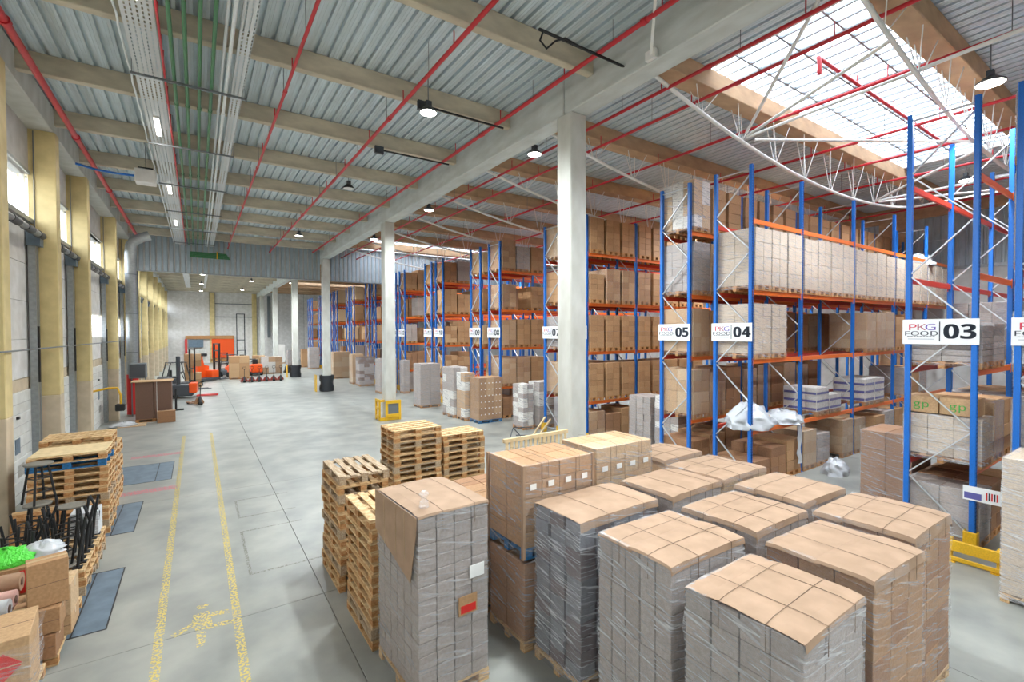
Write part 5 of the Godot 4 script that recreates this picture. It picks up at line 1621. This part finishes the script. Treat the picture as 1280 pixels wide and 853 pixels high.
	ptube("arm", [Vector3(0, 0.2, 0), Vector3(0.5, 0.3, 0), Vector3(0.75, 0.3, 0), Vector3(0.85, 0.0, 0), Vector3(0.85, -0.35, 0)], 0.04, M.yellow, ya, 8)
	pbox("lamp_head", Vector3(0.68, -0.62, -0.15), Vector3(0.98, -0.35, 0.15), M.black, ya, 0.03)
	pbox("wall_plate", Vector3(-0.35, 0.0, -0.1), Vector3(0.0, 0.4, 0.1), M.yellow, ya)
	var fs := thing("fire_notice", "red and white notice boards on the dock wall behind the yellow arm", "sign", Vector3(-3.66, 0.6, -25.2))
	pbox("red_board", Vector3(-0.05, 1.2, -0.4), Vector3(0.0, 1.55, 0.4), M.red, fs)
	pbox("frame_board", Vector3(-0.05, 0.45, 0.0), Vector3(0.0, 1.0, 0.35), M.plate_blue, fs)
	pbox("red_shield", Vector3(-0.05, 0.0, -0.35), Vector3(0.0, 0.55, 0.0), M.red, fs, 0.02)

# ------------------------------------------------------------------ trucks and jacks at the far end
func pallet_jack(x: float, z: float, turn: float, label: String, m: String):
	var o := thing("pallet_jack", label, "pallet jack", Vector3(x, 0, z), turn, "hand pallet jacks")
	for s in [-0.16, 0.16]:
		pbox("fork", Vector3(s - 0.08, 0.06, -1.15), Vector3(s + 0.08, 0.12, 0.0), M[m], o, 0.01)
		rod("fork_roller", Vector3(s - 0.05, 0.045, -1.0), Vector3(s + 0.05, 0.045, -1.0), 0.045, M.rubber, o, 10)
	var w := MB.new()
	w.prism(PackedVector2Array([Vector2(-0.25, 0.06), Vector2(0.25, 0.06), Vector2(0.25, 0.18), Vector2(0.1, 0.42), Vector2(-0.1, 0.42), Vector2(-0.25, 0.18)]), Vector3(0, 0, -0.06), Vector3.RIGHT, Vector3.UP, 0.12)
	put("chassis", w.mesh(), M[m], o)
	rod("pump", Vector3(0, 0.1, 0.15), Vector3(0, 0.5, 0.12), 0.07, M.truck_grey, o, 10)
	rod("steer_wheel", Vector3(-0.09, 0.09, 0.18), Vector3(0.09, 0.09, 0.18), 0.09, M.rubber, o, 12)
	rod("handle_shaft", Vector3(0, 0.45, 0.14), Vector3(0, 1.18, 0.22), 0.022, M.black, o, 8)
	ptube("handle_loop", [Vector3(0, 1.1, 0.21), Vector3(-0.13, 1.2, 0.22), Vector3(-0.1, 1.33, 0.24), Vector3(0.1, 1.33, 0.24), Vector3(0.13, 1.2, 0.22), Vector3(0, 1.1, 0.21)], 0.018, M.black, o, 6)

func forklift(x: float, z: float, turn: float, label: String, body: String, mast_h: float, guard := true):
	var o := thing("forklift", label, "forklift", Vector3(x, 0, z), turn)
	pbox("chassis", Vector3(-0.5, 0.15, -0.9), Vector3(0.5, 0.65, 0.9), M.truck_grey, o, 0.04)
	pbox("counterweight", Vector3(-0.52, 0.3, 0.35), Vector3(0.52, 1.15, 1.0), M[body], o, 0.1)
	pbox("hood", Vector3(-0.42, 0.65, -0.1), Vector3(0.42, 1.0, 0.4), M[body], o, 0.05)
	pbox("seat", Vector3(-0.24, 1.0, -0.1), Vector3(0.24, 1.12, 0.35), M.black, o, 0.03)
	pbox("backrest", Vector3(-0.24, 1.1, 0.3), Vector3(0.24, 1.6, 0.4), M.black, o, 0.03)
	rod("steering_column", Vector3(0, 0.9, -0.5), Vector3(0, 1.35, -0.35), 0.03, M.black, o)
	rod("steering_wheel", Vector3(0, 1.35, -0.36), Vector3(0.0, 1.38, -0.34), 0.17, M.black, o, 14)
	for s in [-0.42, 0.42]:
		rod("mast_channel", Vector3(s, 0.1, -1.05), Vector3(s, mast_h, -1.05), 0.06, M.black, o, 6)
		pbox("fork", Vector3(s * 0.6 - 0.06, 0.05, -2.2), Vector3(s * 0.6 + 0.06, 0.1, -1.1), M.truck_grey, o)
		pbox("fork_shank", Vector3(s * 0.6 - 0.06, 0.05, -1.17), Vector3(s * 0.6 + 0.06, 0.65, -1.1), M.truck_grey, o)
		for zz in [-0.6, 0.6]:
			rod("wheel", Vector3(s * 1.15 - 0.09, 0.24, zz), Vector3(s * 1.15 + 0.09, 0.24, zz), 0.24, M.rubber, o, 14)
	for yy in [0.5, mast_h * 0.5, mast_h - 0.1]:
		pbox("mast_cross", Vector3(-0.42, yy, -1.09), Vector3(0.42, yy + 0.1, -1.0), M.truck_grey, o)
	pbox("fork_carriage", Vector3(-0.45, 0.3, -1.13), Vector3(0.45, 0.75, -1.09), M.black, o)
	if guard:
		for sx in [-0.42, 0.42]:
			rod("guard_post", Vector3(sx, 0.6, -0.8), Vector3(sx, 2.1, -0.5), 0.035, M.truck_grey, o)
			rod("guard_post", Vector3(sx, 1.0, 0.7), Vector3(sx, 2.1, 0.45), 0.035, M.truck_grey, o)
		for k in 6:
			pbox("guard_bar", Vector3(-0.45, 2.08, -0.55 + 0.2 * k), Vector3(0.45, 2.13, -0.5 + 0.2 * k), M.truck_grey, o)

func order_truck(x: float, z: float, turn: float):      # stand-on stacker with an orange hood
	var o := thing("order_picker", "orange stand-on stacker truck with a dark mast before the end wall", "stacker truck", Vector3(x, 0, z), turn)
	pbox("deck", Vector3(-0.45, 0.08, -0.9), Vector3(0.45, 0.3, 1.0), M.truck_grey, o, 0.03)
	var m := MB.new()
	m.prism(PackedVector2Array([Vector2(-0.3, 0.3), Vector2(0.75, 0.3), Vector2(0.75, 1.3), Vector2(0.3, 1.4), Vector2(0.15, 2.0), Vector2(0.2, 2.25), Vector2(-0.2, 2.2), Vector2(-0.3, 1.3)]), Vector3(-0.4, 0, 0.3), Vector3(0, 0, -1), Vector3.UP, -0.8)
	put("hood", m.mesh(), M.orange_truck, o)
	pbox("control_head", Vector3(-0.25, 2.2, 0.2), Vector3(0.25, 2.45, 0.5), M.black, o, 0.05)
	for s in [-0.3, 0.3]:
		pbox("mast_channel", Vector3(s - 0.06, 0.2, -0.95), Vector3(s + 0.06, 3.3, -0.8), M.black, o)
		pbox("fork", Vector3(s - 0.08, 0.05, -2.0), Vector3(s + 0.08, 0.12, -0.9), M.truck_grey, o)
		rod("wheel", Vector3(s - 0.05, 0.1, 0.7), Vector3(s + 0.05, 0.1, 0.7), 0.1, M.rubber, o, 10)
	for yy in [0.6, 1.6, 2.6, 3.2]:
		pbox("mast_cross", Vector3(-0.3, yy, -0.93), Vector3(0.3, yy + 0.1, -0.85), M.truck_grey, o)
	pbox("battery_box", Vector3(-0.42, 0.3, -0.75), Vector3(0.42, 0.95, -0.1), M.orange_truck, o, 0.04)

func make_far_things():
	pallet_jack(0.05, -33.2, 0.4, "hand pallet jack with wooden-brown forks standing alone on the open floor", "carton3")
	var tb := thing("base_stand", "black post on a flat foot beside the dark carton block", "stand", Vector3(-1.0, 0, -31.6))
	rod("post", Vector3(0, 0.04, 0), Vector3(0, 1.15, 0), 0.05, M.black, tb, 8)
	pbox("foot", Vector3(-0.35, 0.0, -0.25), Vector3(0.35, 0.05, 0.25), M.black, tb)
	for k in 6:
		pallet_jack(3.3 + 0.56 * k, -46.0, 0.03, "%s hand pallet jack of the row, counted from the dock wall side" % ORD[k], "jack_red")
	forklift(-1.3, -41.5, -1.2, "dark forklift with orange trim parked by the dock wall", "truck_grey", 3.1)
	var tr := thing("tow_truck", "low dark electric truck with an orange side parked before the dark forklift", "truck", Vector3(-0.75, 0, -37.6), -0.1)
	pbox("body", Vector3(-0.75, 0.12, -0.5), Vector3(0.55, 0.85, 0.5), M.truck_grey, tr, 0.06)
	pbox("orange_cover", Vector3(0.3, 0.3, -0.52), Vector3(0.75, 0.95, 0.52), M.orange_truck, tr, 0.05)
	for s in [-0.25, 0.25]:
		pbox("fork", Vector3(0.7, 0.06, s - 0.08), Vector3(1.9, 0.12, s + 0.08), M.red, tr)
	rod("mast", Vector3(-0.3, 0.8, 0), Vector3(-0.3, 2.7, 0), 0.12, M.truck_grey, tr, 8)
	rod("wheel", Vector3(-0.4, 0.14, -0.52), Vector3(-0.4, 0.14, 0.52), 0.14, M.rubber, tr, 12)
	ptube("handle", [Vector3(0.7, 0.8, 0.0), Vector3(0.95, 1.0, 0.0), Vector3(1.05, 0.7, 0.0)], 0.03, M.black, tr, 6)
	stacked_goods({"x": -0.3, "z": -44.5, "sx": 1.1, "sz": 1.0, "h": 2.6, "nx": 2, "nz": 2, "ny": 5, "mats": ["carton2", "carton4", "carton1"], "skip": 3}, "pallet_load", "mixed brown cartons stacked behind the dark forklift", "pallet load")
	order_truck(0.75, -49.2, -0.9)
	forklift(2.6, -53.2, 0.5, "orange and black forklift behind the stand-on stacker truck", "orange_truck", 2.3)
	stacked_goods({"x": 3.2, "z": -50.2, "sx": 1.6, "sz": 1.0, "h": 2.1, "nx": 2, "nz": 2, "ny": 3, "mats": ["carton0", "carton2"]}, "pallet_load", "two wide brown carton columns standing behind the row of pallet jacks", "pallet load")
	forklift(4.7, -53.4, 0.2, "orange truck half hidden behind the brown carton columns", "orange_truck", 1.6, false)
	forklift(4.5, -66.0, 0.0, "black reach truck with a very tall mast at the end wall", "truck_grey", 6.6)
	stacked_goods({"x": 6.4, "z": -54.6, "sx": 1.9, "sz": 1.1, "h": 1.75, "nx": 3, "nz": 2, "ny": 3, "mats": ["carton0", "carton2", "carton_white"], "film": "film"}, "pallet_load", "brown and white wrapped cartons on a pallet beyond the pallet jacks", "pallet load")
	stacked_goods({"x": 6.6, "z": -69.0, "sx": 1.4, "sz": 1.1, "h": 1.3, "nx": 2, "nz": 2, "ny": 3, "mats": ["carton4", "carton0"]}, "pallet_load", "low pile of pallets and cartons near the end wall", "pallet load")
	stacked_goods({"x": 9.6, "z": -72.0, "sx": 1.0, "sz": 1.0, "h": 2.6, "nx": 1, "nz": 1, "ny": 3, "mats": ["carton2", "carton_white"]}, "pallet_load", "narrow carton column against the end wall", "pallet load")
	var bb := thing("waste_bag", "black waste bag beside the wrapped cartons beyond the pallet jacks", "bag", Vector3(8.0, 0, -54.9))
	put("bag", lump(0.4, 0.9, 0.4, 9), M.bag, bb)
